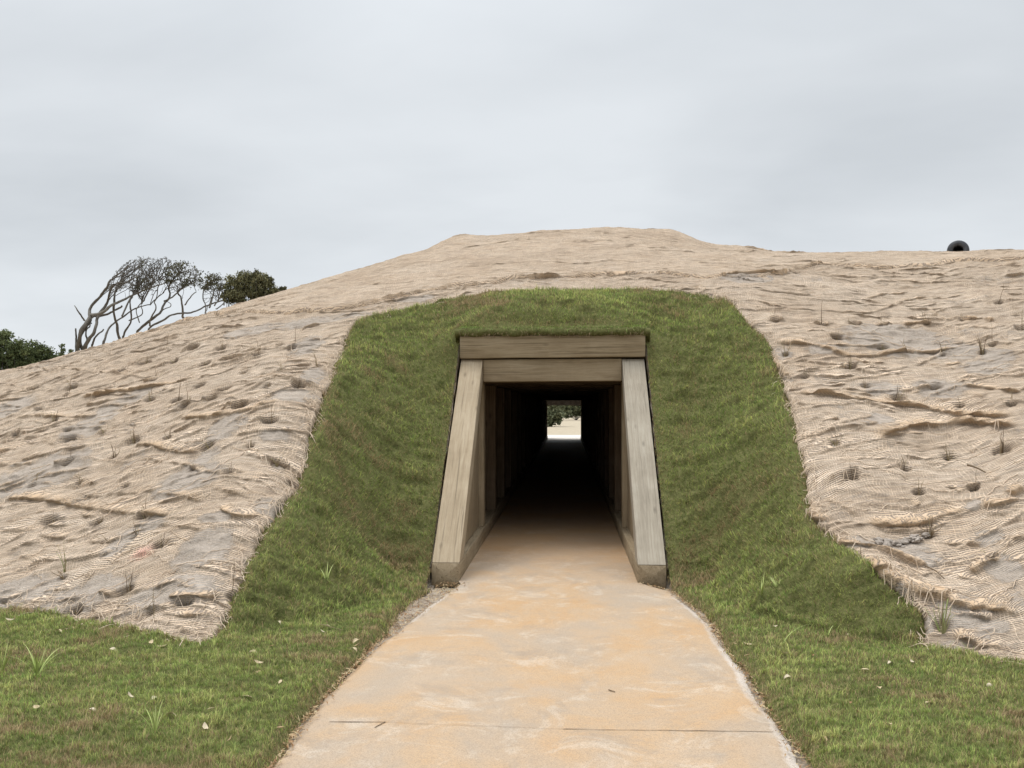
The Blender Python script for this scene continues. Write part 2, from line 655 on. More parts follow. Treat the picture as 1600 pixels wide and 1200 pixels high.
M['leaf'] = mat_tone('fallen_leaf', (0.0, (0.06, 0.035, 0.02)), (0.3, (0.30, 0.17, 0.08)), (0.6, (0.50, 0.40, 0.24)), (1.0, (0.60, 0.54, 0.43)), rough=0.6, nscale=60)
M['clay'] = mat_sand('clod', False)


def mat_iron():
    t = NT('black_iron')
    p = t.obj()
    n = t.noise(p, 12, 4, 0.6)
    t.b.inputs['Metallic'].default_value = 0.3
    t.bump(n, 0.3, 0.004)
    return t.fin(t.ramp(n, (0.3, (0.035, 0.037, 0.042)), (0.7, (0.075, 0.078, 0.085))), 0.55, 0.4)


M['iron'] = mat_iron()

# ------------------------------------------------------------------ terrain: a thin-plate surface through surveyed points
ctrl = []


def W(x, y, z):
    ctrl.append((x, y, z))


def PX(px, py, Y):
    ctrl.append(tuple(atY(px, py, Y)))


# flat lawn and foot of the bank
for p in ((0, 962), (150, 985), (320, 1012), (450, 990), (560, 958), (640, 930), (1060, 925), (1150, 960), (1300, 1000), (1437, 1020), (1600, 1050)):
    ctrl.append(tuple(plane0(*p)))
for x in (-24, -16, -9, -4, 0, 4, 9, 16, 24):
    for y in (0.0, 3.0):
        W(x, y, 0)
for x in (-4, -2, 2, 4):
    W(x, 5.2, 0)
W(-9, 7.3, 0); W(-14, 7.9, 0); W(-20, 8.5, 0); W(6.5, 5.2, 0); W(10, 5.0, 0); W(16, 5.0, 0)


def bank(px, foot, pts):
    """points up a bank: (py, mean slope measured from its foot)"""
    f = plane0(px, foot)
    for py, s in pts:
        lo, hi = f[1], 30.0
        for _ in range(60):
            mid = (lo + hi) / 2
            q = atY(px, py, mid)
            if q[2] > s * (mid - f[1]):
                lo = mid
            else:
                hi = mid
        PX(px, py, lo)


bank(20, 963, [(860, .40), (760, .41), (680, .41), (620, .39)])
bank(160, 987, [(880, .44), (780, .44), (680, .44), (600, .42)])
bank(330, 1012, [(900, .52), (800, .50), (700, .49), (600, .47), (540, .45)])
bank(1450, 1022, [(900, .52), (800, .53), (700, .53), (600, .53), (520, .52), (460, .50)])
bank(1590, 1048, [(900, .50), (800, .52), (700, .53), (600, .52), (520, .51), (460, .49)])
for p in ((440, 800, 7.9), (485, 690, 8.95), (525, 590, 10.2), (556, 505, 11.9), (620, 488, 12.2), (760, 465, 12.4), (900, 459, 12.5), (1050, 462, 12.4), (1142, 475, 12.0),
          (1200, 545, 11.0), (1240, 660, 9.4), (1258, 740, 8.6), (1285, 830, 7.8), (1345, 890, 7.0), (640, 440, 14.0), (900, 430, 13.8), (1150, 432, 13.4)):
    PX(*p)
# silhouette
for p in ((0, 588, 13.4), (120, 552, 13.8), (220, 520, 14.2), (330, 488, 14.8), (450, 451, 15.6), (540, 425, 16.3), (610, 403, 16.8), (655, 393, 17.0), (685, 383, 17.2), (700, 378, 17.3), (725, 374, 17.5), (780, 368, 17.7), (850, 362, 18.0), (1000, 357, 18.0),
          (1050, 362, 17.8), (1080, 371, 17.4), (1115, 382, 17.0), (1150, 386, 16.6), (1200, 387, 16.2), (1300, 390, 15.6), (1400, 390, 15.2), (1500, 389, 15.0), (1600, 387, 14.8)):
    PX(p[0], p[1] + (9 if p[0] > 1150 else 5), p[2])
# beside the portal, level with the sloping timbers
for s in (-1, 1):
    for x in (1.16, 1.6):
        W(s * x, 8.65, 0.10 + .12 * (x - 1.16)); W(s * x, 9.4, 0.80 + .1 * (x - 1.16)); W(s * x, 10.2, 1.52); W(s * x, 10.95, 2.26)
    W(s * 1.22, 11.0, 2.52); W(s * 1.25, 11.3, 2.62)
W(0, 11.0, 2.64); W(-.9, 11.0, 2.64); W(.9, 11.0, 2.64)
# back of the bank
for x, z in ((-24, .6), (-16, 1.2), (-10, 2.0), (-6, 3.0), (-3, 4.2), (0, 4.9), (3, 4.7), (7, 3.9), (12, 3.7), (20, 3.6)):
    W(x, 21.0, z * .96)
    W(x, 27.0, z * .80)
    W(x, 35.0, max(z * .75, 0.3))
    W(x, 41.0, max(z * .66, 0.2))
    W(x, 49.5, 0.0)
    W(x, 56.0, 0.0)
W(0, 44.5, 2.75); W(-1.5, 44.5, 2.7); W(1.5, 44.5, 2.7)
for x, z in ((-14, 1.9), (-20, 1.2), (-26, .7)):
    W(x, 14.5, z)
for x in (12, 18, 26):
    W(x, 14.5, 4.1); W(x, 10, 2.4)
ctrl = np.array(ctrl)


def tps_fit(C, lam=0.008):
    n = len(C)
    d = np.hypot(C[:, None, 0] - C[None, :, 0], C[:, None, 1] - C[None, :, 1])
    K = np.where(d > 0, d * d * np.log(d + 1e-12), 0) + lam * np.eye(n)
    Pm = np.c_[np.ones(n), C[:, :2]]
    A = np.block([[K, Pm], [Pm.T, np.zeros((3, 3))]])
    return np.linalg.solve(A, np.r_[C[:, 2], 0, 0, 0])


TW = tps_fit(ctrl)
GX0, GX1, GY0, GY1, GS = -28.0, 28.0, 0.0, 56.0, 0.1
gx = np.arange(GX0, GX1 + .01, GS)
gy = np.arange(GY0, GY1 + .01, GS)
GXX, GYY = np.meshgrid(gx, gy)
GZ = np.full(GXX.shape, 0.0) + TW[-3] + TW[-2] * GXX + TW[-1] * GYY
for w, (cx, cy, _) in zip(TW, ctrl):
    r2 = (GXX - cx) ** 2 + (GYY - cy) ** 2
    GZ += w * 0.5 * r2 * np.log(r2 + 1e-12)
for (px_, py_, yy_, am_) in ((715, 375, 17.4, .11), (1050, 362, 17.8, .06), (1155, 384, 16.6, .04)):
    q_ = atY(px_, py_, yy_)
    GZ += am_ * np.exp(-((GXX - q_[0]) / .42) ** 2 - ((GYY - q_[1]) / 1.2) ** 2)
# the lawn stays level: a soft floor at zero
GZ = np.where(GZ > 0, np.sqrt(GZ ** 2 + 0.03 ** 2) - 0.03, 0.0)
edge = np.minimum.reduce([GXX - GX0, GX1 - GXX, GY1 - GYY])
GZ = GZ * sstep(0, 5, edge)


def terr(x, y):
    fx = np.clip((np.asarray(x, float) - GX0) / GS, 0, len(gx) - 1.001)
    fy = np.clip((np.asarray(y, float) - GY0) / GS, 0, len(gy) - 1.001)
    i, j = fx.astype(int), fy.astype(int)
    a, b = fx - i, fy - j
    return (GZ[j, i] * (1 - a) * (1 - b) + GZ[j, i + 1] * a * (1 - b) + GZ[j + 1, i] * (1 - a) * b + GZ[j + 1, i + 1] * a * b)


def tnorm(x, y, e=0.12):
    dx = (terr(x + e, y) - terr(x - e, y)) / (2 * e)
    dy = (terr(x, y + e) - terr(x, y - e)) / (2 * e)
    n = np.stack([-dx, -dy, np.ones_like(dx)], -1)
    return n / np.linalg.norm(n, axis=-1)[..., None], dx, dy


def ground(px, py):
    """first place where the line of sight through a pixel meets the terrain"""
    d = ray(px, py)
    ts = np.linspace(2.0, 30, 2400)
    P = CAM + ts[:, None] * d
    h = P[:, 2] - terr(P[:, 0], P[:, 1])
    k = np.argmax(h < 0)
    if h[k] >= 0:
        k = int(np.argmin(h))
        return P[k]
    a, b = ts[k - 1], ts[k]
    for _ in range(25):
        m = (a + b) / 2
        q = CAM + m * d
        if q[2] > terr(q[0], q[1]):
            a = m
        else:
            b = m
    return CAM + b * d


def gline(pts, step=0.05, sm=2):
    L = np.array([ground(*p)[:2] for p in pts])
    return smooth_line(L, sm) if sm else L


# ---- regions seen from above
turf_line = gline([(0, 957), (60, 962), (120, 975), (180, 988), (245, 1000), (300, 1015), (330, 1012), (350, 985), (362, 950), (380, 905), (398, 865), (412, 835), (440, 800), (468, 750), (482, 700), (490, 665), (504, 632),
                   (518, 595), (532, 560), (545, 525), (562, 505), (620, 490), (700, 474), (760, 466), (830, 461), (900, 459), (1000, 461), (1090, 466), (1135, 472), (1150, 485), (1162, 503), (1190, 530), (1205, 550), (1222, 592), (1232, 630), (1242, 665),
                   (1252, 715), (1262, 765), (1268, 800), (1285, 830), (1330, 868), (1370, 905), (1415, 940), (1440, 965), (1443, 990), (1433, 1018), (1470, 1024), (1520, 1030), (1560, 1042), (1600, 1047)], sm=1)
t0, t1 = turf_line[0], turf_line[-1]
BURLAP = np.vstack([[(-28, t0[1] + 1.2), (-12, t0[1] + .35)], turf_line, [(t1[0] + 5, t1[1] - .1), (28, t1[1])], [(28, 27), (-28, 27)]])
seam = gline([(205, 527), (250, 516), (330, 498), (400, 497), (480, 496), (530, 489), (570, 482), (640, 467), (720, 453), (810, 443), (900, 438), (1000, 432), (1080, 437), (1140, 440), (1190, 437), (1238, 434), (1244, 421), (1320, 420), (1400, 424), (1450, 420), (1500, 413), (1600, 410)], sm=1)
CREST = np.vstack([[(-28, seam[0][1] + 4.0), (seam[0][0] - 2.5, seam[0][1] + 2.2)], seam, [(seam[-1][0] + 5, seam[-1][1] + .5), (28, seam[-1][1] + 1)], [(28, 26), (-28, 26)]])
pl = np.array([plane0(*p, z=.02)[:2] for p in ((422, 1200), (447, 1170), (490, 1110), (520, 1075), (556, 1040), (583, 1012), (610, 994), (635, 973), (682, 937), (720, 913))])
pr = np.array([plane0(*p, z=.02)[:2] for p in ((1255, 1198), (1212, 1127), (1186, 1095), (1157, 1043), (1128, 1008), (1111, 979), (1076, 946), (1046, 923), (1015, 916))])
pl = np.vstack([[(-1.20, -9.0), (-1.18, 2.0)], pl, [(-0.87, 8.66), (-0.87, 47.2), (-1.5, 49.0), (-1.7, 54.0)]])
pr = np.vstack([[(1.28, -9.0), (1.27, 2.0)], pr, [(0.87, 8.66), (0.87, 47.2), (1.5, 49.0), (1.7, 54.0)]])
PATH = np.vstack([pl, pr[::-1]])


def path_sdf(X, Y):
    xl = np.interp(Y, pl[:, 1], pl[:, 0])
    xr = np.interp(Y, pr[:, 1], pr[:, 0])
    return np.minimum(X - xl, xr - X)


def rect_sdf(X, Y, x0, x1, y0, y1):
    return np.minimum(np.minimum(X - x0, x1 - X), np.minimum(Y - y0, y1 - Y))


# ------------------------------------------------------------------ grids with a snapped outline
def grid_sheet(x0, x1, y0, y1, step, sdf):
    xs = np.arange(x0, x1 + step / 2, step)
    ys = np.arange(y0, y1 + step / 2, step)
    X, Y = np.meshgrid(xs, ys)
    S = sdf(X, Y)
    near = (S > -1.6 * step)
    gY, gX = np.gradient(S, step)
    gl = np.hypot(gX, gY) + 1e-6
    mv = (S < 0) & near
    X = np.where(mv, X - S * gX / gl, X)
    Y = np.where(mv, Y - S * gY / gl, Y)
    ny, nx = X.shape
    idx = np.arange(nx * ny).reshape(ny, nx)
    q = np.stack([idx[:-1, :-1], idx[:-1, 1:], idx[1:, 1:], idx[1:, :-1]], -1).reshape(-1, 4)
    ok = near.ravel()[q].all(1) & ((S.ravel()[q] > 0).any(1))
    q = q[ok]
    used = np.unique(q)
    remap = np.full(nx * ny, -1)
    remap[used] = np.arange(len(used))
    return X.ravel()[used], Y.ravel()[used], np.maximum(S.ravel()[used], 0), remap[q]


# ------------------------------------------------------------------ ground and bank
far = 1500.0
gv = np.array([(-far, -far, -0.05), (far, -far, -0.05), (far, far, -0.05), (-far, far, -0.05)])
g_o = link('ground', new_mesh('ground', gv, [np.array([[0, 1, 2, 3]])], False), M['sand_far'])
tag(g_o, kind='structure')


def hole_sdf(X, Y):
    h = np.maximum(rect_sdf(X, Y, -1.20, 1.20, 8.9, 11.08), rect_sdf(X, Y, -1.10, 1.10, 8.3, 9.2))
    h = np.maximum(h, rect_sdf(X, Y, -1.10, 1.10, 46.3, 60))
    return -h


def mound_sdf(X, Y):
    return np.minimum(hole_sdf(X, Y), rect_sdf(X, Y, -27.9, 27.9, -.01, 55.9))


X, Y, S, Q = grid_sheet(-28, 28, 0, 56, 0.16, mound_sdf)
Z = terr(X, Y) + 0.008 * noise(X * 2.1, Y * 2.1, 3) * (Y > 2) - 0.06 * sstep(3, 0, np.minimum(27.9 - np.abs(X), 55.9 - Y)) - 0.004 - 0.10 * sstep(.35, .1, -rect_sdf(X, Y, -1.12, 1.12, 8.7, 11.0))
mound = link('mound', new_mesh('mound', np.stack([X, Y, Z], 1), [Q]), M['soil'])
tag(mound, kind='structure')
# cut earth face against the outside of the sloping timbers
acc = Acc()
for s_ in (-1, 1):
    yy = np.linspace(8.70, 11.26, 60)
    xx = s_ * (1.146 + .010 * noise(yy * 6, yy * 0 + s_, 2))
    zt = terr(xx, yy) + .035 + .012 * noise(yy * 9, yy * 0 + s_, 3)
    V = np.vstack([np.stack([xx, yy, zt], 1), np.stack([s_ * 1.142 + 0 * xx, yy, np.maximum(zt - .5, -.04)], 1), np.stack([xx + s_ * .1, yy, zt - .02], 1)])
    i = np.arange(59)
    acc.add(V, np.vstack([np.stack([i, i + 1, i + 61, i + 60], 1), np.stack([i, i + 1, i + 121, i + 120], 1)]))
ce = link('mound_cut', acc.mesh('mound_cut'), M['soil'])
tag(ce, kind='structure')

# ------------------------------------------------------------------ path slab
ys = np.unique(np.concatenate([np.arange(-9, 3, .5), np.arange(3, 12, .04), np.arange(12, 54.01, .4)]))
xl = np.interp(ys, pl[:, 1], pl[:, 0])
xr = np.interp(ys, pr[:, 1], pr[:, 0])
outd = sstep(8.6, 8.0, ys)
xl = xl + outd * (0.018 * noise(ys * 3.1, ys * 0 + .3, 1) + 0.008 * noise(ys * 13, ys * 0, 2))
xr = xr + outd * (0.018 * noise(ys * 3.1, ys * 0 + 4.3, 3) + 0.008 * noise(ys * 13, ys * 0 + 2, 4))
na = 60
tt = np.linspace(0, 1, na)
tt = tt + 0.0 * tt
JY = plane0(800, 1134, .02)[1]
JS = -0.0                         # joint across the slab
XX = xl[:, None] + (xr - xl)[:, None] * tt[None]
YY = np.repeat(ys[:, None], na, 1)
ZZ = 0.022 + 0.0015 * noise(XX * 1.5, YY * 1.5, 9)
d_edge = np.minimum(XX - xl[:, None], xr[:, None] - XX)
ZZ = ZZ - 0.020 * sstep(0.05, 0.0, d_edge) * outd[:, None]
edge_a = sstep(0.12, 0.02, d_edge) * outd[:, None] * (0.75 + .6 * noise(YY * .8, XX * 0, 12)) * np.where(XX > 0, 1.0, np.where(YY > 7.0, 1.0, 0.45))
umber_a = sstep(8.6, 11.5, YY) * sstep(44.0, 41.0, YY)
pale_lit_a = sstep(41.0, 44.5, YY) * 0.95  # pale slab past the exit; inside the mouth it paints in daylight
idx = np.arange(XX.size).reshape(XX.shape)
Q = np.stack([idx[:-1, :-1], idx[:-1, 1:], idx[1:, 1:], idx[1:, :-1]], -1).reshape(-1, 4)
V = np.stack([XX, YY, ZZ], -1).reshape(-1, 3)
path = link('path', new_mesh('path', V, [Q], True, {'edge': edge_a.ravel(), 'dirt': umber_a.ravel(), 'pale': pale_lit_a.ravel()}), M['path'])
tag(path, kind='structure')
# saw-cut joint and a short crack: thin dark strips of dirt lying in the slab
t = NT('joint_dirt')
M['joint'] = t.fin((0.10, 0.068, 0.045), 0.95, 0.05)
acc = Acc()


def strip(P, w):
    P = np.asarray(P, float)
    T = np.gradient(P, axis=0)
    T /= np.linalg.norm(T, axis=1)[:, None]
    N = np.stack([-T[:, 1], T[:, 0], 0 * T[:, 0]], 1)
    w = np.broadcast_to(w, (len(P),))[:, None]
    V = np.vstack([P + N * w, P - N * w])
    n = len(P)
    i = np.arange(n - 1)
    acc.add(V, np.stack([i, i + n, i + n + 1, i + 1], 1))


def path_line(pa, pb, n=40, jit=0.0):
    a, b = plane0(*pa, z=.0262), plane0(*pb, z=.0262)
    P = a + (b - a) * np.linspace(0, 1, n)[:, None]
    P[:, 1] += jit * noise(P[:, 0] * 6, P[:, 0] * 0, 8)
    return P


P = path_line((880, 1139), (1208, 1143), 60, .006)
strip(P, 0.0022 + 0.0016 * noise(P[:, 0] * 9, P[:, 0] * 0, 3))
P = path_line((515, 1127), (602, 1128), 40, .006)
strip(P, 0.0032 + 0.0015 * noise(P[:, 0] * 9, P[:, 0] * 0, 4))
P = path_line((602, 1128), (880, 1139), 60, .006)
strip(P, 0.0008 + 0.0006 * noise(P[:, 0] * 7, P[:, 0] * 0, 5))
P = path_line((585, 1137), (602, 1128), 14, .02)
strip(P, 0.003)
jo = link('path_joint', acc.mesh('path_joint', False), M['joint'])
tag(jo, kind='structure')

# ------------------------------------------------------------------ burlap netting
class Fold:
    pass


FOLDS = []


def fold_world(L, h, wu, wd, traced_=False):
    f = Fold()
    f.L = np.asarray(L, float)
    seg = np.hypot(*np.diff(f.L, axis=0).T)
    f.s = np.concatenate([[0], np.cumsum(seg)])
    f.len = f.s[-1]
    f.h, f.wu, f.wd, f.seed, f.traced = h, wu, wd, len(FOLDS) * 3.7, traced_
    FOLDS.append(f)


def z4(*p):
    return [(1120 + .3 * x, 340 + .3 * y) for x, y in p]


def z5(*p):
    return [(1120 + .3 * x, 680 + .3 * y) for x, y in p]


def z1(*p):
    return [(.3 * x, 360 + .3 * y) for x, y in p]


def z6(*p):
    return [(.3 * x, 640 + .3 * y) for x, y in p]


def z2(*p):
    return [(400 + .3 * x, 340 + .3 * y) for x, y in p]


traced = [
    # left bank
    (z1((420, 880), (600, 860), (820, 830), (940, 805), (1060, 785)), .060), (z1((450, 925), (640, 895), (760, 875)), .035),
    (z1((0, 745), (80, 730), (220, 735), (420, 745), (600, 760), (780, 775), (860, 775)), .030), (z1((60, 1000), (220, 970), (350, 985), (560, 965)), .045),
    (z1((180, 1000), (250, 1015), (340, 1005), (420, 985)), .03), (z1((950, 990), (1080, 995), (1250, 975), (1340, 955), (1400, 930), (1470, 915)), .060),
    (z6((0, 490), (150, 480), (250, 475), (450, 510), (600, 540), (800, 560), (1000, 590)), .055), (z6((0, 300), (120, 300), (210, 290)), .04),
    (z6((700, 195), (800, 200), (870, 215), (1000, 230), (1110, 220)), .055), (z6((750, 265), (900, 285), (1000, 310), (1100, 350), (1300, 380), (1500, 410)), .03),
    (z6((830, 450), (950, 470), (1080, 490)), .045), (z6((1120, 430), (1250, 460), (1350, 490)), .03), (z6((1160, 510), (1200, 560), (1280, 585), (1370, 560)), .05),
    (z6((900, 1010), (1050, 1010), (1170, 970)), .045), (z6((850, 1100), (1000, 1110), (1150, 1090)), .035), (z6((220, 670), (370, 665)), .035),
    (z6((0, 660), (120, 640), (260, 650)), .025), (z1((0, 1160), (60, 1145), (110, 1150)), .04), (z1((20, 915), (130, 925)), .03), (z1((0, 820), (90, 825), (200, 845), (330, 850)), .02),
    (z1((320, 800), (420, 800)), .03), (z1((760, 800), (830, 785)), .05), (z1((860, 850), (930, 855)), .04), (z6((200, 560), (260, 540)), .04), (z6((430, 550), (520, 570)), .03),
    (z6((1390, 350), (1480, 330)), .04), (z6((620, 440), (800, 440), (900, 460)), .02), (z6((1100, 800), (1140, 780)), .03), (z6((230, 970), (400, 950)), .02), (z6((300, 310), (410, 300)), .035),
    (z1((1320, 660), (1380, 655)), .03), (z1((1250, 870), (1400, 850), (1500, 840)), .02), (z2((0, 1040), (60, 1000), (130, 985)), .05), (z6((1220, 330), (1300, 345), (1400, 390)), .03),
    (z1((980, 540), (1060, 530)), .02), (z1((500, 640), (600, 655)), .015), (z6((470, 690), (560, 710), (640, 690)), .03),
    # seam edges on the upper sheet
    (z2((310, 515), (400, 505), (540, 492), (640, 480)), .035), (z2((620, 450), (720, 440), (830, 410), (940, 405)), .04), (z2((980, 400), (1080, 390), (1260, 370)), .03),
    (z2((920, 440), (1060, 420), (1140, 405)), .025), (z2((1360, 340), (1600, 325)), .05), (z2((1060, 175), (1160, 160), (1300, 140), (1480, 130)), .03),
    # right bank
    (z4((100, 435), (250, 460), (350, 485), (500, 495), (620, 505), (720, 515), (820, 505), (900, 475), (1000, 440), (1150, 425), (1250, 455), (1360, 465)), .035),
    (z4((750, 440), (870, 420), (1000, 405)), .03), (z4((270, 660), (360, 665), (450, 670), (550, 695), (650, 735), (780, 740), (900, 720), (1050, 715), (1200, 705), (1300, 680)), .055),
    (z4((380, 780), (500, 790), (620, 790), (750, 820), (900, 850)), .035), (z4((380, 940), (600, 945), (750, 975), (880, 975), (1000, 985), (1150, 1010), (1300, 1050), (1600, 1060)), .07),
    (z4((600, 940), (700, 930), (820, 950)), .05), (z4((800, 1170), (900, 1130), (1020, 1085), (1150, 1100), (1270, 1075), (1360, 1090), (1600, 1110)), .08), (z4((400, 985), (520, 1000), (640, 995)), .025),
    (z4((1220, 600), (1350, 590), (1480, 595)), .035), (z4((1000, 930), (1130, 910)), .03), (z4((1250, 900), (1400, 910), (1600, 930)), .05), (z4((960, 575), (1060, 560), (1120, 570)), .05),
    (z4((690, 740), (760, 775), (890, 770)), .035), (z4((1110, 490), (1150, 530), (1200, 555)), .03), (z4((1260, 550), (1350, 545), (1450, 560)), .05), (z4((800, 300), (1000, 320)), .02),
    (z4((600, 310), (700, 330), (850, 330)), .015), (z4((480, 560), (580, 575)), .04), (z4((680, 575), (750, 570)), .03), (z4((820, 585), (910, 570)), .05), (z4((260, 540), (350, 540)), .04),
    (z4((1180, 780), (1280, 770)), .05), (z4((540, 1070), (640, 1065)), .04), (z4((1290, 930), (1400, 960)), .04), (z4((270, 740), (330, 800), (380, 855)), .05), (z4((1430, 620), (1520, 660)), .03),
    (z5((470, 400), (530, 450), (575, 468), (600, 435)), .07), (z5((750, 450), (820, 478), (930, 475), (1080, 462), (1200, 435), (1330, 405)), .08), (z5((1380, 395), (1480, 385), (1600, 350)), .06),
    (z5((560, 600), (680, 588), (800, 615), (900, 650), (1000, 690), (1100, 700)), .07), (z5((720, 660), (820, 720), (960, 820), (1100, 850), (1200, 890), (1300, 920), (1450, 930), (1600, 960)), .09),
    (z5((1020, 765), (1100, 740), (1150, 790)), .05), (z5((1220, 1040), (1300, 1090), (1400, 1140), (1520, 1140)), .05), (z5((1240, 320), (1330, 285)), .04), (z5((800, 40), (950, 10), (1100, 5)), .04),
    (z5((1540, 330), (1600, 280)), .08), (z5((850, 500), (1000, 505), (1140, 480)), .03), (z5((1140, 560), (1300, 590), (1600, 600)), .03), (z5((1330, 740), (1440, 670), (1500, 680)), .05),
    (z5((880, 690), (960, 740), (1040, 800)), .04), (z5((1000, 820), (1200, 850), (1400, 870), (1600, 880)), .035), (z5((1250, 760), (1420, 785)), .03), (z5((1350, 1080), (1400, 1040), (1600, 1060)), .03),
    (z5((1010, 390), (1060, 370)), .04), (z5((640, 180), (760, 190), (900, 200)), .012), (z5((560, 330), (650, 380), (740, 440)), .03), (z4((0, 335), (100, 310), (250, 310), (400, 315)), .06),
    (z4((150, 275), (350, 262), (600, 270), (640, 275)), .03), (z4((880, 285), (1200, 280), (1320, 268), (1440, 262), (1600, 245)), .035), (z4((110, 200), (200, 192)), .03), (z4((110, 152), (280, 158), (480, 166)), .05),
]
for pts, h in traced:
    L = gline(pts, sm=2)
    s = 0.75 if h < .05 else 0.9
    fold_world(L, h * s * 1.1, h * .95 + .010, h * .30 + .006, True)

pits_l = [(48, 583), (57, 612), (117, 613), (106, 625), (158, 570), (229, 571), (243, 597), (258, 552), (306, 552), (349, 550), (363, 565), (405, 558), (459, 550), (441, 582), (385, 586), (357, 615), (315, 610), (322, 576),
          (274, 570), (336, 630), (466, 606), (420, 609), (279, 634), (294, 642), (237, 631), (210, 693), (265, 691), (328, 702), (114, 693), (66, 646), (85, 663), (110, 678), (163, 678), (423, 663), (30, 684), (180, 721),
          (111, 730), (307, 739), (433, 727), (54, 767), (201, 767), (360, 743), (454, 763), (156, 820), (84, 820), (229, 814), (172, 850), (216, 847), (103, 907), (201, 932), (252, 859), (292, 952), (241, 968), (12, 948), (123, 964), (363, 937), (192, 555), (195, 586), (498, 575), (128, 760), (392, 700), (380, 640)]
pits_r = [(1210, 502), (1282, 510), (1334, 512), (1378, 514), (1447, 510), (1508, 505), (1307, 536), (1228, 559), (1379, 550), (1420, 556), (1472, 559), (1535, 556), (1258, 595), (1328, 580), (1351, 610), (1460, 613), (1306, 695),
          (1414, 738), (1483, 719), (1565, 710), (1331, 752), (1523, 767), (1435, 779), (1453, 839), (1472, 985), (1555, 878), (1550, 545), (1580, 640), (1500, 640), (1400, 628), (1595, 520), (1560, 480)]
PIT_L = np.array([ground(*p)[:2] for p in pits_l])
PIT_R = np.array([ground(*p)[:2] for p in pits_r])
PITS = np.vstack([PIT_L, PIT_R])
pit_r = rng.uniform(.020, .042, len(PITS))
pit_d = pit_r * rng.uniform(1.5, 2.6, len(PITS)) * np.clip((PITS[:, 1] - 5.2) / 4, .3, 1)

bares = [(60, 750, 60, 22), (145, 665, 25, 17), (355, 675, 25, 15), (430, 682, 20, 10), (300, 757, 42, 18), (320, 722, 18, 11), (270, 933, 60, 22), (320, 862, 35, 28), (230, 830, 30, 10), (190, 860, 18, 12), (422, 800, 26, 13),
         (30, 935, 60, 18), (140, 940, 55, 22), (455, 622, 35, 13), (400, 520, 40, 7), (480, 508, 50, 7), (540, 498, 40, 5), (650, 472, 28, 4), (15, 642, 22, 12), (345, 812, 25, 10), (480, 545, 22, 12), (210, 625, 20, 8), (490, 590, 18, 14),
         (1400, 537, 80, 22), (1220, 556, 18, 11), (1290, 550, 30, 8), (1485, 552, 45, 13), (1540, 580, 40, 12), (1400, 856, 45, 10), (1440, 880, 30, 14), (1505, 965, 50, 24), (1545, 848, 30, 14), (1570, 895, 30, 20), (1555, 992, 30, 12), (1470, 613, 45, 14),
         (1375, 662, 26, 10), (1522, 797, 16, 7), (1340, 855, 24, 12), (1165, 441, 38, 5), (1380, 615, 28, 9), (1500, 1015, 60, 9), (1440, 985, 20, 14), (1395, 925, 18, 7), (120, 1000, 60, 4), (290, 1008, 30, 6), (1560, 560, 30, 10)]
BARE = []
for (bx, by, rx, ry) in bares:
    c = ground(bx, by)
    a = ground(bx - rx, by)
    u = ground(bx, by - ry)
    BARE.append((c[0], c[1], max(.05, abs(c[0] - a[0])), max(.05, np.hypot(*(u - c)[:2]))))
PAINT = ground(230, 870)

fr = np.random.default_rng(21)


def random_folds(n, pts_ok, xr_, yr_, h0, h1):
    c = 0
    while c < n:
        x, y = fr.uniform(*xr_), fr.uniform(*yr_)
        if not pts_ok(x, y):
            continue
        L = fr.uniform(.25, 1.3)
        ang = fr.normal(0, .22) + .35 * float(noise(np.array(x * .5), np.array(y * .5), 31))
        sag = fr.normal(-.03, .06) * L
        tt_ = np.linspace(-.5, .5, 9)
        px_ = x + L * tt_ * math.cos(ang)
        py_ = y + L * tt_ * math.sin(ang) + sag * (1 - 4 * tt_ ** 2) + .03 * noise(tt_ * 3 + c, tt_ * 0 + c, 2)
        h = fr.uniform(h0, h1) * fr.uniform(.5, 1)
        fold_world(np.stack([px_, py_], 1), h, h * 1.0 + .009, h * .32 + .006)
        c += 1


def in_b(x, y):
    return inside(np.array([x]), np.array([y]), BURLAP)[0]


def in_c(x, y):
    return inside(np.array([x]), np.array([y]), CREST)[0]


random_folds(470, lambda x, y: in_b(x, y) and not in_c(x, y), (-9, -1), (6, 14.5), .010, .038)
random_folds(500, lambda x, y: in_b(x, y) and not in_c(x, y), (1, 10), (5.5, 14.5), .010, .038)
random_folds(260, in_c, (-8, 10), (11.5, 19), .008, .028)


RX0, RY0, RSTEP = -12.0, 5.0, .03
CLOTH = np.full((500, 900), -1.0)


def cloth_z(x, y):
    i = np.clip(((np.asarray(x) - RX0) / RSTEP).astype(int), 0, 899)
    j = np.clip(((np.asarray(y) - RY0) / RSTEP).astype(int), 0, 499)
    z = CLOTH[j, i]
    t_ = terr(x, y)
    return np.where(z > t_ - .2, z, t_ + .05)


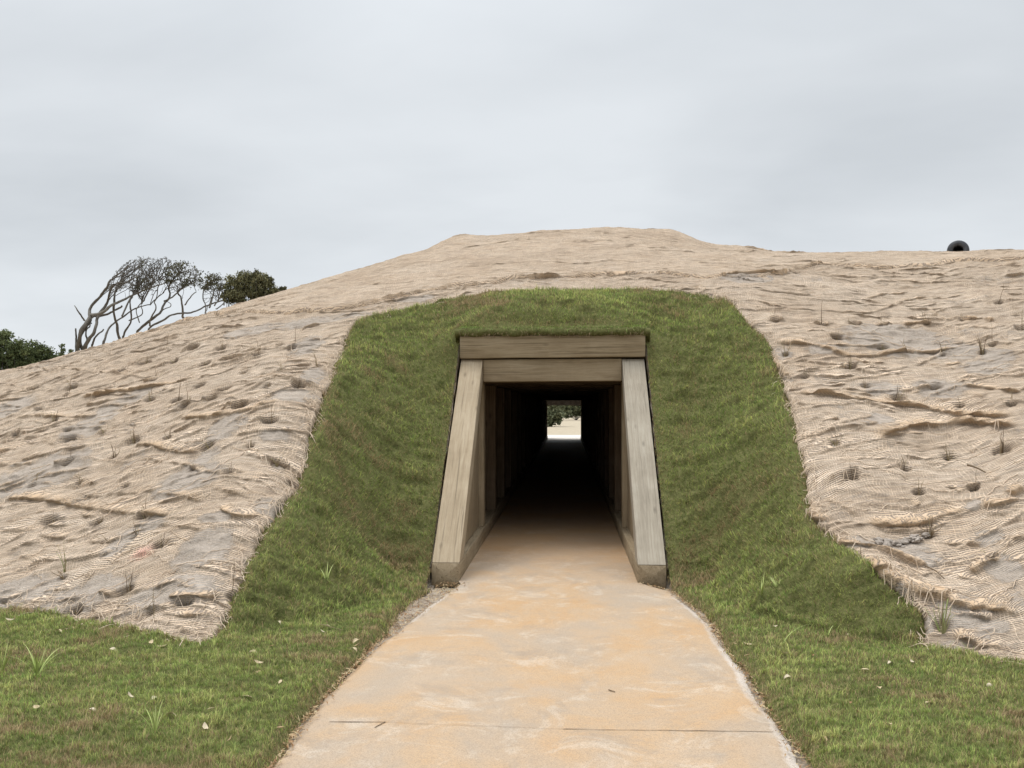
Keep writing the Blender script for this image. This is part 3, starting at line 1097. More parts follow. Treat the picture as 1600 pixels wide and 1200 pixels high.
def blanket(name, sdf, box, step, crest=0.0, lift=0.016):
    X, Y, S, Q = grid_sheet(*box, step, sdf)
    n, dx, dy = tnorm(X, Y)
    g = np.hypot(dx, dy) + 1e-6
    down = np.stack([-dx / g, -dy / g, -g], -1)
    down /= np.linalg.norm(down, axis=1)[:, None]
    amp = 1.0 - 0.30 * crest
    wx_, wy_ = X + .12 * noise(X * 1.3, Y * 1.3, 41), Y + .10 * noise(X * 1.1, Y * 1.6, 42)
    h = amp * (0.035 * fbm(wx_ * 1.1, wy_ * 1.6, 3, 43) + 0.010 * (1 - np.abs(noise(wx_ * 1.8, wy_ * 6.0, 44)) * 2) + 0.004 * (1 - np.abs(noise(wx_ * 4.0, wy_ * 13.0, 45)) * 2) + 0.007 * noise(X * 11, Y * 14, 46) + 0.004 * noise(X * 21, Y * 26, 48))
    cr_ = amp * (.013 * (1 - 2.2 * np.abs(noise(wx_ * 1.5, wy_ * 4.6, 52))) + .008 * (1 - 2.2 * np.abs(noise(wx_ * 3.6, wy_ * 9.5, 53))))
    h = h + cr_
    f_h = np.zeros_like(X)
    f_t = np.zeros_like(X)
    for f in FOLDS:
        m = max(f.wu, f.wd) * 2.6
        lo, hi = f.L.min(0) - m, f.L.max(0) + m
        k = np.where((X > lo[0]) & (X < hi[0]) & (Y > lo[1]) & (Y < hi[1]))[0]
        if not len(k):
            continue
        xx, yy = X[k], Y[k]
        best = np.full(len(k), 1e9)
        sg = np.zeros(len(k))
        sl = np.zeros(len(k))
        for i in range(len(f.L) - 1):
            a, b = f.L[i], f.L[i + 1]
            ab = b - a
            ll = ab @ ab
            if ll < 1e-10:
                continue
            t_ = np.clip(((xx - a[0]) * ab[0] + (yy - a[1]) * ab[1]) / ll, 0, 1)
            ex, ey = xx - a[0] - t_ * ab[0], yy - a[1] - t_ * ab[1]
            d2 = ex * ex + ey * ey
            upd = d2 < best
            best = np.where(upd, d2, best)
            sg = np.where(upd, np.sign(ab[0] * ey - ab[1] * ex) * (1 if ab[0] >= 0 else -1), sg)
            sl = np.where(upd, f.s[i] + t_ * math.sqrt(ll), sl)
        d = np.sqrt(best)
        w = np.where(sg > 0, f.wu, f.wd)
        tap = sstep(0, .12 * f.len + .02, sl) * sstep(0, .12 * f.len + .02, f.len - sl)
        var = .75 + .55 * noise(sl * 3.0 + f.seed, sl * 0 + f.seed, 50)
        hh = f.h * tap * np.clip(var, .25, 1.4) * np.exp(-(d / w) ** 2)
        f_h[k] = np.maximum(f_h[k], hh)
        if f.traced:
            f_t[k] = np.maximum(f_t[k], hh)
    f_h *= np.clip(1 + .55 * noise(X * 8, Y * 13, 55) + .3 * noise(X * 19, Y * 24, 56), .2, 2)
    bare = np.zeros_like(X)
    for (cx, cy, rx, ry) in BARE:
        q = ((X - cx) / rx) ** 2 + ((Y - cy) / ry) ** 2
        bare = np.maximum(bare, np.clip(1.25 - q * .65, 0, 1))
    bare = bare * (1 - .75 * np.clip(f_h / .03, 0, 1))
    bare = np.maximum(bare, .42 * (1 - crest) * np.clip(fbm(X * .9, Y * 1.3, 3, 47) + .25, 0, 1))
    ph = np.zeros_like(X)
    pit_shade = np.zeros_like(X)
    for (cx, cy), r_, d_ in zip(PITS, pit_r, pit_d):
        k = np.where((np.abs(X - cx) < .4) & (np.abs(Y - cy) < .4))[0]
        if not len(k):
            continue
        ex, ey = X[k] - cx, Y[k] - cy
        q = np.sqrt((ex / 1.7) ** 2 + ey ** 2) * (1 + .3 * noise(X[k] * 9, Y[k] * 9, 54))
        ph[k] += -d_ * np.exp(-(q / r_) ** 4) + .5 * d_ * np.exp(-((q - 1.7 * r_) / (.8 * r_)) ** 2) * np.clip(.5 + ey / r_ * .6, 0, 1)
        bare[k] = np.maximum(bare[k], np.exp(-(q / (r_ * 1.6)) ** 2) * .5)
        pit_shade[k] = np.maximum(pit_shade[k], np.exp(-(q / (r_ * 1.05)) ** 3))  # mask for the painted shade filling each hole
    h = h + ph
    # thick rolled lip at the sheet's own edge, lying down on the ground
    lip = np.exp(-((S - .045) / .035) ** 2) * (.020 + .016 * noise(X * 2.3, Y * 2.3, 51)) * (.35 + crest * 1.4)
    base = lift + .02 * crest + .012
    tot = base + np.maximum(h, -.05) + .002 + lip
    tot = tot * sstep(-.005, .03, S) + (lift * .35) * (1 - sstep(-.005, .03, S))
    tot = np.where(ph < -.015, base + h, tot)
    P = np.stack([X, Y, terr(X, Y)], 1) + n * (tot + f_h)[:, None] + down * (f_h * 1.25 + .55 * np.maximum(cr_, 0))[:, None]
    dense = np.clip(f_h / .035, 0, 1) * .35 + np.clip(f_t / .04, 0, 1) ** 1.5 * .45 + .25 * np.clip(lip / .03, 0, 1) + .10 * crest
    d_p = np.hypot((X - PAINT[0]) / .10, (Y - PAINT[1]) / .07)
    paint = np.clip(1.3 - d_p, 0, 1)
    # the weave follows the cloth: it sags between pegs and bunches at folds
    U = X + .10 * noise(X * .9, Y * .9, 61) + .05 * noise(X * 2.7, Y * 2.7, 62)
    Vv = Y * 1.12 + .16 * noise(X * .8, Y * .8, 63) + .07 * noise(X * 2.2, Y * 2.2, 64) + f_h * 1.6 + h * 0.8
    ri = np.clip(((P[:, 0] - RX0) / RSTEP).astype(int), 0, 899)
    rj = np.clip(((P[:, 1] - RY0) / RSTEP).astype(int), 0, 499)
    np.maximum.at(CLOTH, (rj, ri), P[:, 2])
    me = new_mesh(name, P, [Q], True, {'bare': bare, 'dense': np.clip(dense, 0, 1), 'paint': paint, 'pit_shade': pit_shade}, np.stack([U, Vv], 1))
    return link(name, me, M['burlap'])


def rag(X, Y, a=.045, s=0):
    return a * noise(X * 2.6, Y * 2.6, 70 + s) + a * .6 * noise(X * 9, Y * 9, 71 + s) + a * .35 * noise(X * 23, Y * 23, 72 + s)


def s_burlap(X, Y):
    return poly_sdf(X, Y, BURLAP)


def s_left(X, Y):
    return np.minimum.reduce([s_burlap(X, Y) + rag(X, Y), -poly_sdf(X, Y, CREST) + .12, -.35 - X + rag(X, Y, .03, 4)])


def s_right(X, Y):
    return np.minimum.reduce([s_burlap(X, Y) + rag(X, Y), -poly_sdf(X, Y, CREST) + .12, X + .45 + rag(X, Y, .03, 5)])


def s_crest(X, Y):
    return np.minimum(poly_sdf(X, Y, CREST) + rag(X, Y, .035, 9), 21.9 - Y)


bl = blanket('erosion_blanket', s_left, (-11.5, -.25, 5.9, 16.5), .018)
tag(bl, 'rumpled tan burlap netting with pale sand showing, draped on the bank left of the tunnel', 'burlap netting', 'burlap netting over the earth bank')
br_ = blanket('erosion_blanket', s_right, (-.6, 11.0, 5.3, 16.0), .018)
tag(br_, 'deeply folded tan burlap netting draped on the bank right of the tunnel and turf', 'burlap netting', 'burlap netting over the earth bank')
bc = blanket('erosion_blanket', s_crest, (-11.5, 13, 11.0, 22.0), .030, crest=1.0)
tag(bc, 'smooth upper burlap sheet covering the rounded crest against the sky', 'burlap netting', 'burlap netting over the earth bank')

# ------------------------------------------------------------------ turf
def s_turf(X, Y):
    s = -s_burlap(X, Y) + .02 + .025 * noise(X * 3.1, Y * 3.1, 81) + .012 * noise(X * 12, Y * 12, 82)
    xl_ = np.interp(Y, pl[:, 1], pl[:, 0])
    xr_ = np.interp(Y, pr[:, 1], pr[:, 0])
    near = sstep(6.2, 7.4, Y) * sstep(8.7, 8.3, Y)
    gapl = .02 + .20 * sstep(6.0, 8.0, Y)
    gapr = .03 + .02 * near
    pd = np.maximum(xl_ - X - gapl, X - xr_ - gapr) + .03 * noise(X * 2.9, Y * 2.9, 83) + .015 * noise(X * 11, Y * 11, 84)
    hole = np.minimum(-rect_sdf(X, Y, -1.150, 1.150, 8.22, 11.03), 9)
    out = np.minimum(np.where(Y < 8.62, pd, 9.0), hole)
    return np.minimum.reduce([s, out])


def sod_seam(X, Y):
    """joints between the laid rolls of sod: 0..1"""
    v = (Y * 1.25 + .10 * noise(X * 1.1, Y * 1.1, 110)) / .62
    row = np.floor(v)
    d1_ = np.minimum(v - row, 1 - v + row) * .62
    u = (X + .37 * row + .05 * noise(X * 2, Y * 2, 111)) / 1.35
    d2_ = np.minimum(u - np.floor(u), 1 - u + np.floor(u)) * 1.35
    a_ = np.exp(-(d1_ / .035) ** 2) * np.clip(.45 + 1.1 * noise(X * 1.2, row * 3.3, 112), 0, 1)
    b_ = np.exp(-(d2_ / .030) ** 2) * np.clip(.25 + 1.1 * noise(u.round() * 3.1, Y * 1.2, 113), 0, 1)
    return np.maximum(a_, b_)


def turf_h(X, Y):
    _, dx, dy = tnorm(X, Y)
    sl = np.clip(np.hypot(dx, dy) * 2.0, .3, 1)
    wy_ = Y + .09 * noise(X * 1.7, Y * 1.7, 85)
    r = .028 * (1 - 2 * np.abs(noise(X * 1.2, wy_ * 3.6, 86))) + .022 * (1 - 2 * np.abs(noise(X * 2.6, wy_ * 7.0, 87))) + .035 * noise(X * .9, Y * 1.2, 88)
    r = r + .026 * (1 - 2 * np.abs(noise(X * 3.6, wy_ * 9.0, 90)))
    return (r * sl + .018 * noise(X * 6, Y * 8, 96) + .012 * noise(X * 11, Y * 14, 94) + .003 * noise(X * 21, Y * 24, 100) - .014 * sod_seam(X, Y)) * sstep(0, .22, -rect_sdf(X, Y, -1.15, 1.15, 8.5, 11.03))


X, Y, S, Q = grid_sheet(-11, 11, 0.4, 13.4, .035, s_turf)
n, dx, dy = tnorm(X, Y)
SH = -rect_sdf(X, Y, -1.150, 1.150, 8.5, 11.03)
off = (.05 + np.maximum(turf_h(X, Y), -.022)) * np.maximum(sstep(-.01, .07, S), sstep(.10, .05, SH) * .8) + .004
g_ = np.hypot(dx, dy)[:, None] + 1e-6
dn = np.stack([-dx, -dy, -g_[:, 0] ** 2], 1) / g_ * np.clip(g_, 0, .6)
P = np.stack([X, Y, terr(X, Y)], 1) + n * off[:, None] + dn * np.maximum(off - .04, 0)[:, None] * .45
lawn = link('lawn', new_mesh('lawn', P, [Q]), M['thatch'])
tag(lawn, kind='structure')

# blades
gr = np.random.default_rng(33)


def scatter(n, x0, x1, y0, y1):
    x = gr.uniform(x0, x1, n)
    y = gr.uniform(y0, y1, n)
    d2 = (x - CAM[0]) ** 2 + y ** 2
    keep = gr.uniform(0, 1, n) < np.clip((4.6 ** 2) / d2, .20, 1) * np.where(y < 3.3, .12, 1)
    x, y = x[keep], y[keep]
    vis = np.abs((x - CAM[0]) + .06 * y) < (.62 * y + .9)
    x, y = x[vis], y[vis]
    s = s_turf(x, y)
    k = s > -.030 * gr.uniform(0, 1, len(s)) ** 2 - .004
    return x[k], y[k], s[k]


bx, by, bs = scatter(4300000, -9, 9, 2.2, 13.2)
n, dx, dy = tnorm(bx, by)
NB = len(bx)
print('blades', NB)
slope = np.hypot(dx, dy)
hS = -rect_sdf(bx, by, -1.150, 1.150, 8.5, 11.03)
h0 = (.05 + np.maximum(turf_h(bx, by), -.022)) * np.maximum(sstep(-.01, .07, bs), sstep(.10, .05, hS) * .8) + .001
g_ = np.hypot(dx, dy)[:, None] + 1e-6
dn = np.stack([-dx, -dy, -g_[:, 0] ** 2], 1) / g_ * np.clip(g_, 0, .6)
base = np.stack([bx, by, terr(bx, by)], 1) + n * h0[:, None] + dn * np.maximum(h0 - .041, 0)[:, None] * .45
flat = sstep(.28, .08, slope)
patch = fbm(bx * .8, by * .8, 3, 91)
patch2 = fbm(bx * 2.6, by * 4.2, 3, 92)
fine = noise(bx * 16, by * 20, 93)
clump = noise(bx * 6, by * 8, 96)
clump2 = noise(bx * 3.1, by * 5.5, 97)
tuft = noise(bx * 21, by * 25, 100)
length = gr.uniform(.018, .046, NB) * (1 + .25 * patch2 + .30 * clump + .32 * tuft) * (1 - .12 * flat) * np.clip(np.hypot(bx - CAM[0], by) / 6.5, .95, 1.3)
length = np.maximum(length, .010)
length *= np.where(gr.uniform(0, 1, NB) < .02, 2.0, 1.0)
ang = 9 * noise(bx * 13, by * 15, 98) + gr.normal(0, .7, NB)
lean = gr.uniform(.25, 1.2, NB)
side = np.stack([np.cos(ang), np.sin(ang), 0 * ang], 1)
side[:, 0] -= dx * .35
side[:, 1] -= dy * .9
side[:, 2] -= .25 * slope
upv = n * .55 + np.array([0, 0, .6])
d1 = upv + side * (lean * .5)[:, None]
d1 /= np.linalg.norm(d1, axis=1)[:, None]
d2 = upv * .55 + side * (lean * 1.25)[:, None]
d2 /= np.linalg.norm(d2, axis=1)[:, None]
mid = base + d1 * (length * .55)[:, None]
tip = mid + d2 * (length * .55)[:, None]
dist = np.hypot(bx - CAM[0], by)
wid = np.stack([-np.sin(ang), np.cos(ang), 0 * ang], 1) * (gr.uniform(.0009, .0018, NB) * np.clip(dist / 5.0, .8, 2.0))[:, None]
V = np.stack([base - wid, base + wid, mid - wid * .8, mid + wid * .8, tip], 1).reshape(-1, 3)
i5 = np.arange(NB)[:, None] * 5
Qb = i5 + np.array([[0, 1, 3, 2]])
Tb = i5 + np.array([[2, 3, 4]])
dry = np.clip(.30 + .36 * patch + .34 * patch2 + .20 * clump + .14 * flat * (bx > 0), .05, .85)
dry = dry * .55 + .8 * sstep(.45, 1.0, patch + .6 * patch2 + .25) 
dry = np.maximum(dry, .9 * sod_seam(bx, by))
dry = np.maximum(dry, .85 * sstep(.12, .0, bs + .06 * clump))
isdry = gr.uniform(0, 1, NB) < dry * .80 + .03
tone = gr.uniform(.7, 1.35, NB) * (1 + .25 * noise(bx * 1.3, by * 1.6, 95) + .25 * clump2 + .20 * clump + .42 * tuft)  # clump terms paint in part of the shading between clumps
green = np.array([.235, .305, .078]) * tone[:, None]
yel = np.array([.445, .445, .155]) * tone[:, None]
k = np.clip(.38 + .45 * patch2 + .5 * tuft + .4 * gr.normal(0, .4, NB), 0, 1)[:, None]
colr = green * (1 - k) + yel * k
deep = (gr.uniform(0, 1, NB) < .25)[:, None]
colr = np.where(deep, colr * np.array([.62, .72, .7]), colr)
straw = np.array([.46, .34, .185]) * gr.uniform(.4, 1.25, NB)[:, None]
colr = np.where(isdry[:, None], straw, colr)
colr = np.repeat(colr[:, None], 5, 1)
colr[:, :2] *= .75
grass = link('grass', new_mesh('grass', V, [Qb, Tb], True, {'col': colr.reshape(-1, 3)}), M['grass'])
tag(grass, 'short green turf with straw coloured patches around the path and portal', 'grass', kind='stuff')

# ------------------------------------------------------------------ timber tunnel
def timber(name, a, b, w, h, mat, parent, up=(0, 0, 1), seed=0, nseg=None, rough=.004):
    """squared timber from a to b (centre line), w across, h along up; local X runs along the grain"""
    a, b = Vector(a), Vector(b)
    xax = (b - a)
    L = xax.length
    xax.normalize()
    up = Vector(up)
    yax = up.cross(xax).normalized()
    zax = xax.cross(yax)
    nseg = nseg or max(2, int(L / .12))
    bv = .010
    hw, hh = w / 2, h / 2
    prof = []
    for sx, sy in ((1, 1), (-1, 1), (-1, -1), (1, -1)):
        c = [(hw * sx, (hh - bv) * sy), ((hw - bv * .3) * sx, (hh - bv * .3) * sy), ((hw - bv) * sx, hh * sy)]
        prof += c if sx * sy > 0 else c[::-1]
    prof = np.array(prof)
    m = len(prof)
    xs = np.concatenate([[0, .006], np.linspace(.02, L - .02, nseg), [L - .006, L]])
    V = []
    for x in xs:
        sc = 1 - (.006 / min(w, h)) * (1 if x in (0, L) else 0)
        jit = rough * noise(np.full(m, x * 2.0 + seed * 7.7), np.arange(m) * .37 + seed, seed)
        V.append(np.c_[np.full(m, x), prof[:, 0] * sc + jit, prof[:, 1] * sc + np.roll(jit, 3)])
    V = np.concatenate(V)
    n = len(xs)
    i = np.arange(n - 1)[:, None] * m
    j = np.arange(m)[None]
    k = (j + 1) % m
    Q = np.stack([i + j, i + k, i + m + k, i + m + j], -1).reshape(-1, 4)
    c0, c1 = len(V), len(V) + 1
    V = np.vstack([V, [0, 0, 0], [L, 0, 0]])
    jj = np.arange(m)
    kk = (jj + 1) % m
    T = np.vstack([np.stack([np.full(m, c0), kk, jj], 1), np.stack([np.full(m, c1), (n - 1) * m + jj, (n - 1) * m + kk], 1)])
    me = new_mesh(name, V, [Q, T], False)
    o = link(name, me, mat)
    mat4 = Matrix((xax, yax, zax)).transposed().to_4x4()
    mat4.translation = a
    o.matrix_world = mat4
    if parent:
        o.parent = parent
    return o


def prism(name, poly, x0, x1, axis, mat, parent, bv=.008):
    """polygon in the YZ plane drawn out along X; local X follows axis"""
    import bmesh
    bm = bmesh.new()
    vs = [bm.verts.new((x0, y, z)) for y, z in poly]
    f = bm.faces.new(vs)
    r = bmesh.ops.extrude_face_region(bm, geom=[f])
    for v in r['geom']:
        if isinstance(v, bmesh.types.BMVert):
            v.co.x = x1
    bmesh.ops.recalc_face_normals(bm, faces=bm.faces)
    bmesh.ops.bevel(bm, geom=list(bm.edges), offset=bv, segments=2, affect='EDGES', profile=.6)
    xa = Vector(axis).normalized()
    ya = Vector((1, 0, 0))
    za = xa.cross(ya)
    m4 = Matrix((xa, ya, za)).transposed().to_4x4()
    m4.translation = (x0, poly[0][0], poly[0][1])
    inv = m4.inverted()
    for v in bm.verts:
        v.co = inv @ v.co
    me = bpy.data.meshes.new(name)
    bm.to_mesh(me)
    bm.free()
    o = link(name, me, mat)
    o.matrix_world = m4
    if parent:
        o.parent = parent
    return o


tun = empty('timber_tunnel', (0, 0, 0))
tag(tun, 'square timber tunnel through the bank with sloping portal beams, double lintel and dark interior', 'tunnel')
IN, BW = .855, .272
SILL = .190
o = timber('lintel', (-1.132, 11.09, 2.433), (1.132, 11.09, 2.445), .31, .272, M['wood'], tun, seed=1)
o = timber('header', (-.850, 11.125, 2.147), (.850, 11.125, 2.157), .27, .275, M['wood'], tun, seed=2)
for s in (-1, 1):
    sill = timber('sill', (s * (IN + BW / 2), 8.65, SILL / 2 - .02), (s * (IN + BW / 2), 46.9, SILL / 2 - .02), BW, SILL + .04, M['wood'], tun, seed=3 + s)
    poly = [(8.652, SILL + .004), (11.00, 2.288), (11.25, 2.288), (11.25, 2.22), (8.99, SILL + .004)]
    b = prism('slanted_beam', poly, s * IN, s * (IN + BW - .004), (0, 2.35, 2.10), M['wood_grey'] if s > 0 else M['wood_pale'], tun)
    b['label'] = 'silvery grey slanted beam' if s > 0 else 'pale brown slanted beam'
    prism('cheek_panel', [(9.02, SILL + .004), (11.27, 2.20), (11.27, SILL + .004)], s * (IN + .075), s * (IN + .12), (0, 0, 1), M['wood'], tun, .003)
    pyy = [11.40] + [11.40 + 1.86 * k for k in range(1, 20)]
    for q, y in enumerate(pyy):
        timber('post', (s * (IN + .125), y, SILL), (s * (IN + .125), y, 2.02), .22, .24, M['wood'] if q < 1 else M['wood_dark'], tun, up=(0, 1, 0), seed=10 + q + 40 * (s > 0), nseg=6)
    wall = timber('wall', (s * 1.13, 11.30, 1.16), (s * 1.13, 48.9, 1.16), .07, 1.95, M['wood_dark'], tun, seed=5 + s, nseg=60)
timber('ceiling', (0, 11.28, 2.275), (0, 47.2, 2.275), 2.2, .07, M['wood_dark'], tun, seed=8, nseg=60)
for q in range(1, 20):
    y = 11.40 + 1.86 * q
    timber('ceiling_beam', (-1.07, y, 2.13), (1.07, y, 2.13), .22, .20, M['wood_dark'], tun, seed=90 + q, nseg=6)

# ------------------------------------------------------------------ sod lip over the lintel (hanging thatch)
acc_t = []
ns = 6500
sxp = gr.uniform(-1.15, 1.15, ns)
sy = 10.93 - .05 * np.abs(gr.normal(0, 1, ns)) * .6
sz = 2.60 + gr.uniform(-.02, .085, ns) + .018 * noise(sxp * 5, sxp * 0, 7)
top_b = gr.uniform(0, 1, ns) < .6
sy = np.where(top_b, gr.uniform(10.90, 11.14, ns), sy)
sz = np.where(top_b, 2.655 + .16 * (sy - 10.90), sz)
ang = gr.uniform(-1.2, 1.2, ns)
d = np.stack([np.sin(ang) * .6, -np.cos(ang) * .7, np.where(top_b, gr.uniform(.5, 1.6, ns), gr.uniform(-1.0, .25, ns))], 1)
d /= np.linalg.norm(d, axis=1)[:, None]
ln = gr.uniform(.025, .065, ns)
b0 = np.stack([sxp, sy + .03, sz], 1)
m0 = b0 + d * (ln * .5)[:, None]
t0_ = m0 + (d + np.array([0, 0, -.55])) * (ln * .5)[:, None]
wv = np.stack([np.cos(ang), np.sin(ang), 0 * ang], 1) * .0022
V = np.stack([b0 - wv, b0 + wv, m0 - wv, m0 + wv, t0_], 1).reshape(-1, 3)
i5 = np.arange(ns)[:, None] * 5
br2 = np.where((gr.uniform(0, 1, ns) < np.clip((2.668 - sz) / .06, .12, .95))[:, None], np.array([.36, .26, .15]), np.array([.23, .31, .08])) * gr.uniform(.5, 1.3, ns)[:, None]
lipo = link('sod_fringe', new_mesh('sod_fringe', V, [i5 + np.array([[0, 1, 3, 2]]), i5 + np.array([[2, 3, 4]])], True, {'col': np.repeat(br2[:, None], 5, 1).reshape(-1, 3)}), M['grass'])
tag(lipo, 'brown matted root fringe hanging over the top of the timber lintel', 'grass', kind='stuff')
# the sod itself: a thick mat with a ragged front resting on the lintel
xs = np.linspace(-1.19, 1.19, 160)
rows = [(11.22, 2.585), (10.93, 2.572), (10.905, 2.585), (10.885, 2.615), (10.895, 2.65), (10.94, 2.672), (11.00, 2.69), (11.12, 2.70), (11.34, 2.62)]
V = []
for q, (y, z) in enumerate(rows):
    j = .022 * noise(xs * 4, xs * 0 + q * .3, 101) + .012 * noise(xs * 15, xs * 0 + q * .7, 102)
    drop = .012 * sstep(1.08, 1.19, np.abs(xs))
    if q >= 6:
        tl = terr(xs, xs * 0 + y) + (.068 if q < 8 else -.02)
        w_ = (.9, 1.0, 1.0)[q - 6]
        z = z * (1 - w_) + tl * w_
    V.append(np.stack([xs, y + j * (q in (1, 2, 3, 4, 5)), z + .6 * j - drop * (q < 7) - (.03 * (q == 0))], 1))
V = np.concatenate(V)
i = np.arange(len(rows) - 1)[:, None] * len(xs)
j = np.arange(len(xs) - 1)[None]
Q = np.stack([i + j, i + j + 1, i + len(xs) + j + 1, i + len(xs) + j], -1).reshape(-1, 4)
sod = link('sod_mat', new_mesh('sod_mat', V, [Q]), M['thatch'])
tag(sod, 'thick green sod mat laid along the top of the lintel', 'sod', kind='stuff')

# ------------------------------------------------------------------ trees
def leaf_cloud(C, size, jit, seed, flatn=.0):
    """little leaf faces at the points C"""
    r_ = np.random.default_rng(seed)
    n = len(C)
    a = r_.normal(0, 1, (n, 3))
    a /= np.linalg.norm(a, axis=1)[:, None]
    b = r_.normal(0, 1, (n, 3))
    b -= a * (a * b).sum(1)[:, None]
    b /= np.linalg.norm(b, axis=1)[:, None]
    s = size * r_.uniform(.6, 1.4, n)[:, None]
    c = C + r_.normal(0, jit, (n, 3))
    V = np.stack([c - a * s, c + b * s * .45, c + a * s, c - b * s * .45], 1).reshape(-1, 3)
    Q = np.arange(n)[:, None] * 4 + np.array([[0, 1, 2, 3]])
    return V, Q


def colonize(P0, attract, step, infl, kill, bias, iters=140, seed=0):
    """space colonisation: returns points and parents; P0 = list of (point, parent) seeds"""
    P = [np.array(p) for p, _ in P0]
    par = [q for _, q in P0]
    A = np.array(attract)
    r_ = np.random.default_rng(seed)
    for _ in range(iters):
        if not len(A):
            break
        PP = np.array(P)
        D = np.linalg.norm(A[:, None] - PP[None], axis=2)
        nn = D.argmin(1)
        dm = D[np.arange(len(A)), nn]
        act = dm < infl
        if not act.any():
            break
        new = []
        for k in np.unique(nn[act]):
            dv = (A[act & (nn == k)] - PP[k])
            dv = (dv / np.linalg.norm(dv, axis=1)[:, None]).sum(0)
            dv = dv / (np.linalg.norm(dv) + 1e-9) + bias + r_.normal(0, .22, 3)
            dv /= np.linalg.norm(dv)
            new.append((PP[k] + dv * step, k))
        for p, k in new:
            P.append(p)
            par.append(int(k))
        NP = np.array([p for p, _ in new])
        D = np.linalg.norm(A[:, None] - NP[None], axis=2).min(1)
        A = A[D > kill]
        if len(P) > 5200:
            break
    return np.array(P), par


TREE_Y = 25.0
TS = .225


def tz(x, y, dY=0.0):
    return atY(100 + TS * x, 380 + TS * y, TREE_Y + dY)


def windswept(label, strokes, crowns, seed, n_att, leaf_n, leaf_zone, dY=0.0, down=None, leaf_size=.035):
    r_ = np.random.default_rng(seed)
    base = tz(*strokes[0][0][0], dY)
    gz = float(terr(base[0], base[1]))
    root = empty('windswept_tree', (base[0], base[1], gz))
    tag(root, label, 'tree', 'windswept trees behind the bank')
    P0, rad = [], {}
    acc = Acc()
    for pts, r0, r1 in strokes:
        dd = dY + r_.uniform(-.25, .25)
        L = np.array([tz(x, y, dd + .35 * math.sin(q * .9 + seed)) for q, (x, y) in enumerate(pts)])
        L = smooth_line(L, 2)
        if pts[0][1] > 580 or (pts[0] in [s[0][0] for s in strokes[:1]]):
            # carry a trunk down to its own ground behind the bank
            g = L[0].copy()
            g[2] = float(terr(g[0], g[1])) - .1
            g[0] -= .1
            if g[2] < L[0][2]:
                L = np.vstack([densify(np.array([g, L[0]]), .25)[:-1], L])
        L = densify(L, .07)
        sl_ = np.arange(len(L)) * .07
        L[:, 0] += .060 * noise(sl_ * 2.2, sl_ * 0 + seed + len(acc.V), 3) + .014 * noise(sl_ * 7, sl_ * 0 + seed, 6)
        L[:, 2] += .055 * noise(sl_ * 2.2, sl_ * 0 + seed + 40 + len(acc.V), 4) + .014 * noise(sl_ * 7, sl_ * 0 + seed, 7)
        n_ = len(L)
        rr = np.linspace(r0, r1, n_) * TS / 2 * TREE_Y / FPX * 1.3
        rr *= 1 + .16 * noise(np.arange(n_) * .45, np.arange(n_) * 0. + seed, 8)
        acc.tube(L, rr, 7, .62 - .25 * np.linspace(0, 1, n_ * 7 + 2))
        ds = densify(L, .09)
        n0 = len(P0)
        up_from = int(len(ds) * .45)
        for q in range(up_from, len(ds)):
            P0.append((ds[q], -1))
    att = []
    for poly, frac in crowns:
        poly = np.array(poly, float)
        k = 0
        while k < 0.9 * n_att * frac:
            x, y = r_.uniform(poly[:, 0].min(), poly[:, 0].max()), r_.uniform(poly[:, 1].min(), poly[:, 1].max())
            if inside(np.array([x]), np.array([y]), poly)[0]:
                att.append(tz(x, y, dY + r_.uniform(-.7, .7)))
                k += 1
    P, par = colonize(P0, att, .065, 1.1, .085, np.array([.42, 0, .20]), seed=seed)
    n0 = len(P0)
    cnt = np.zeros(len(P))
    ch = np.zeros(len(P), int)
    for k in range(len(P) - 1, n0 - 1, -1):
        if ch[k] == 0:
            cnt[k] = 1
        if par[k] >= 0:
            cnt[par[k]] += cnt[k]
            ch[par[k]] += 1
    # chains
    kids = {}
    for k in range(n0, len(P)):
        kids.setdefault(par[k], []).append(k)
    done = set()
    tips = []
    for k in range(n0, len(P)):
        if k in done:
            continue
        chain = [par[k], k]
        done.add(k)
        while kids.get(chain[-1]):
            nx = max(kids[chain[-1]], key=lambda c: cnt[c])
            chain.append(nx)
            done.add(nx)
        tips.append(P[chain[-1]])
        rr = .0058 * np.maximum(cnt[chain], 1) ** .42
        rr[0] = rr[1]
        acc.tube(P[chain], rr, 4, .36, cap=False)
    br = link('branches', acc.mesh('branches'), M['bark'])
    br.parent = root
    br.matrix_parent_inverse = Matrix.Translation(-Vector(root.location))
    # small leathery leaves bunched at the twig ends
    zone = np.array(leaf_zone, float)
    C = []
    allp = P[n0:]
    upx, upy = project(allp)
    zx, zy = (upx - 100) / TS, (upy - 380) / TS
    ok = inside(zx, zy, zone)
    cand = allp[ok]
    if len(cand):
        nk = max(1, leaf_n // 9)
        cc = cand[r_.integers(0, len(cand), nk)]
        C = np.repeat(cc, 9, 0) + r_.normal(0, 1, (nk * 9, 3)) * [.07, .05, .03]
        V, Q = leaf_cloud(C, leaf_size, .012, seed + 1)
        tn = np.repeat(np.clip(.45 + r_.normal(0, .22, len(C)) + .5 * (C[:, 2] - C[:, 2].mean()), 0, 1), 4)
        me = new_mesh('foliage', V, [Q], False, {'tone': tn})
        fo = link('foliage', me, M['oak_leaf'])
        fo.parent = root
        fo.matrix_parent_inverse = Matrix.Translation(-Vector(root.location))
    return root


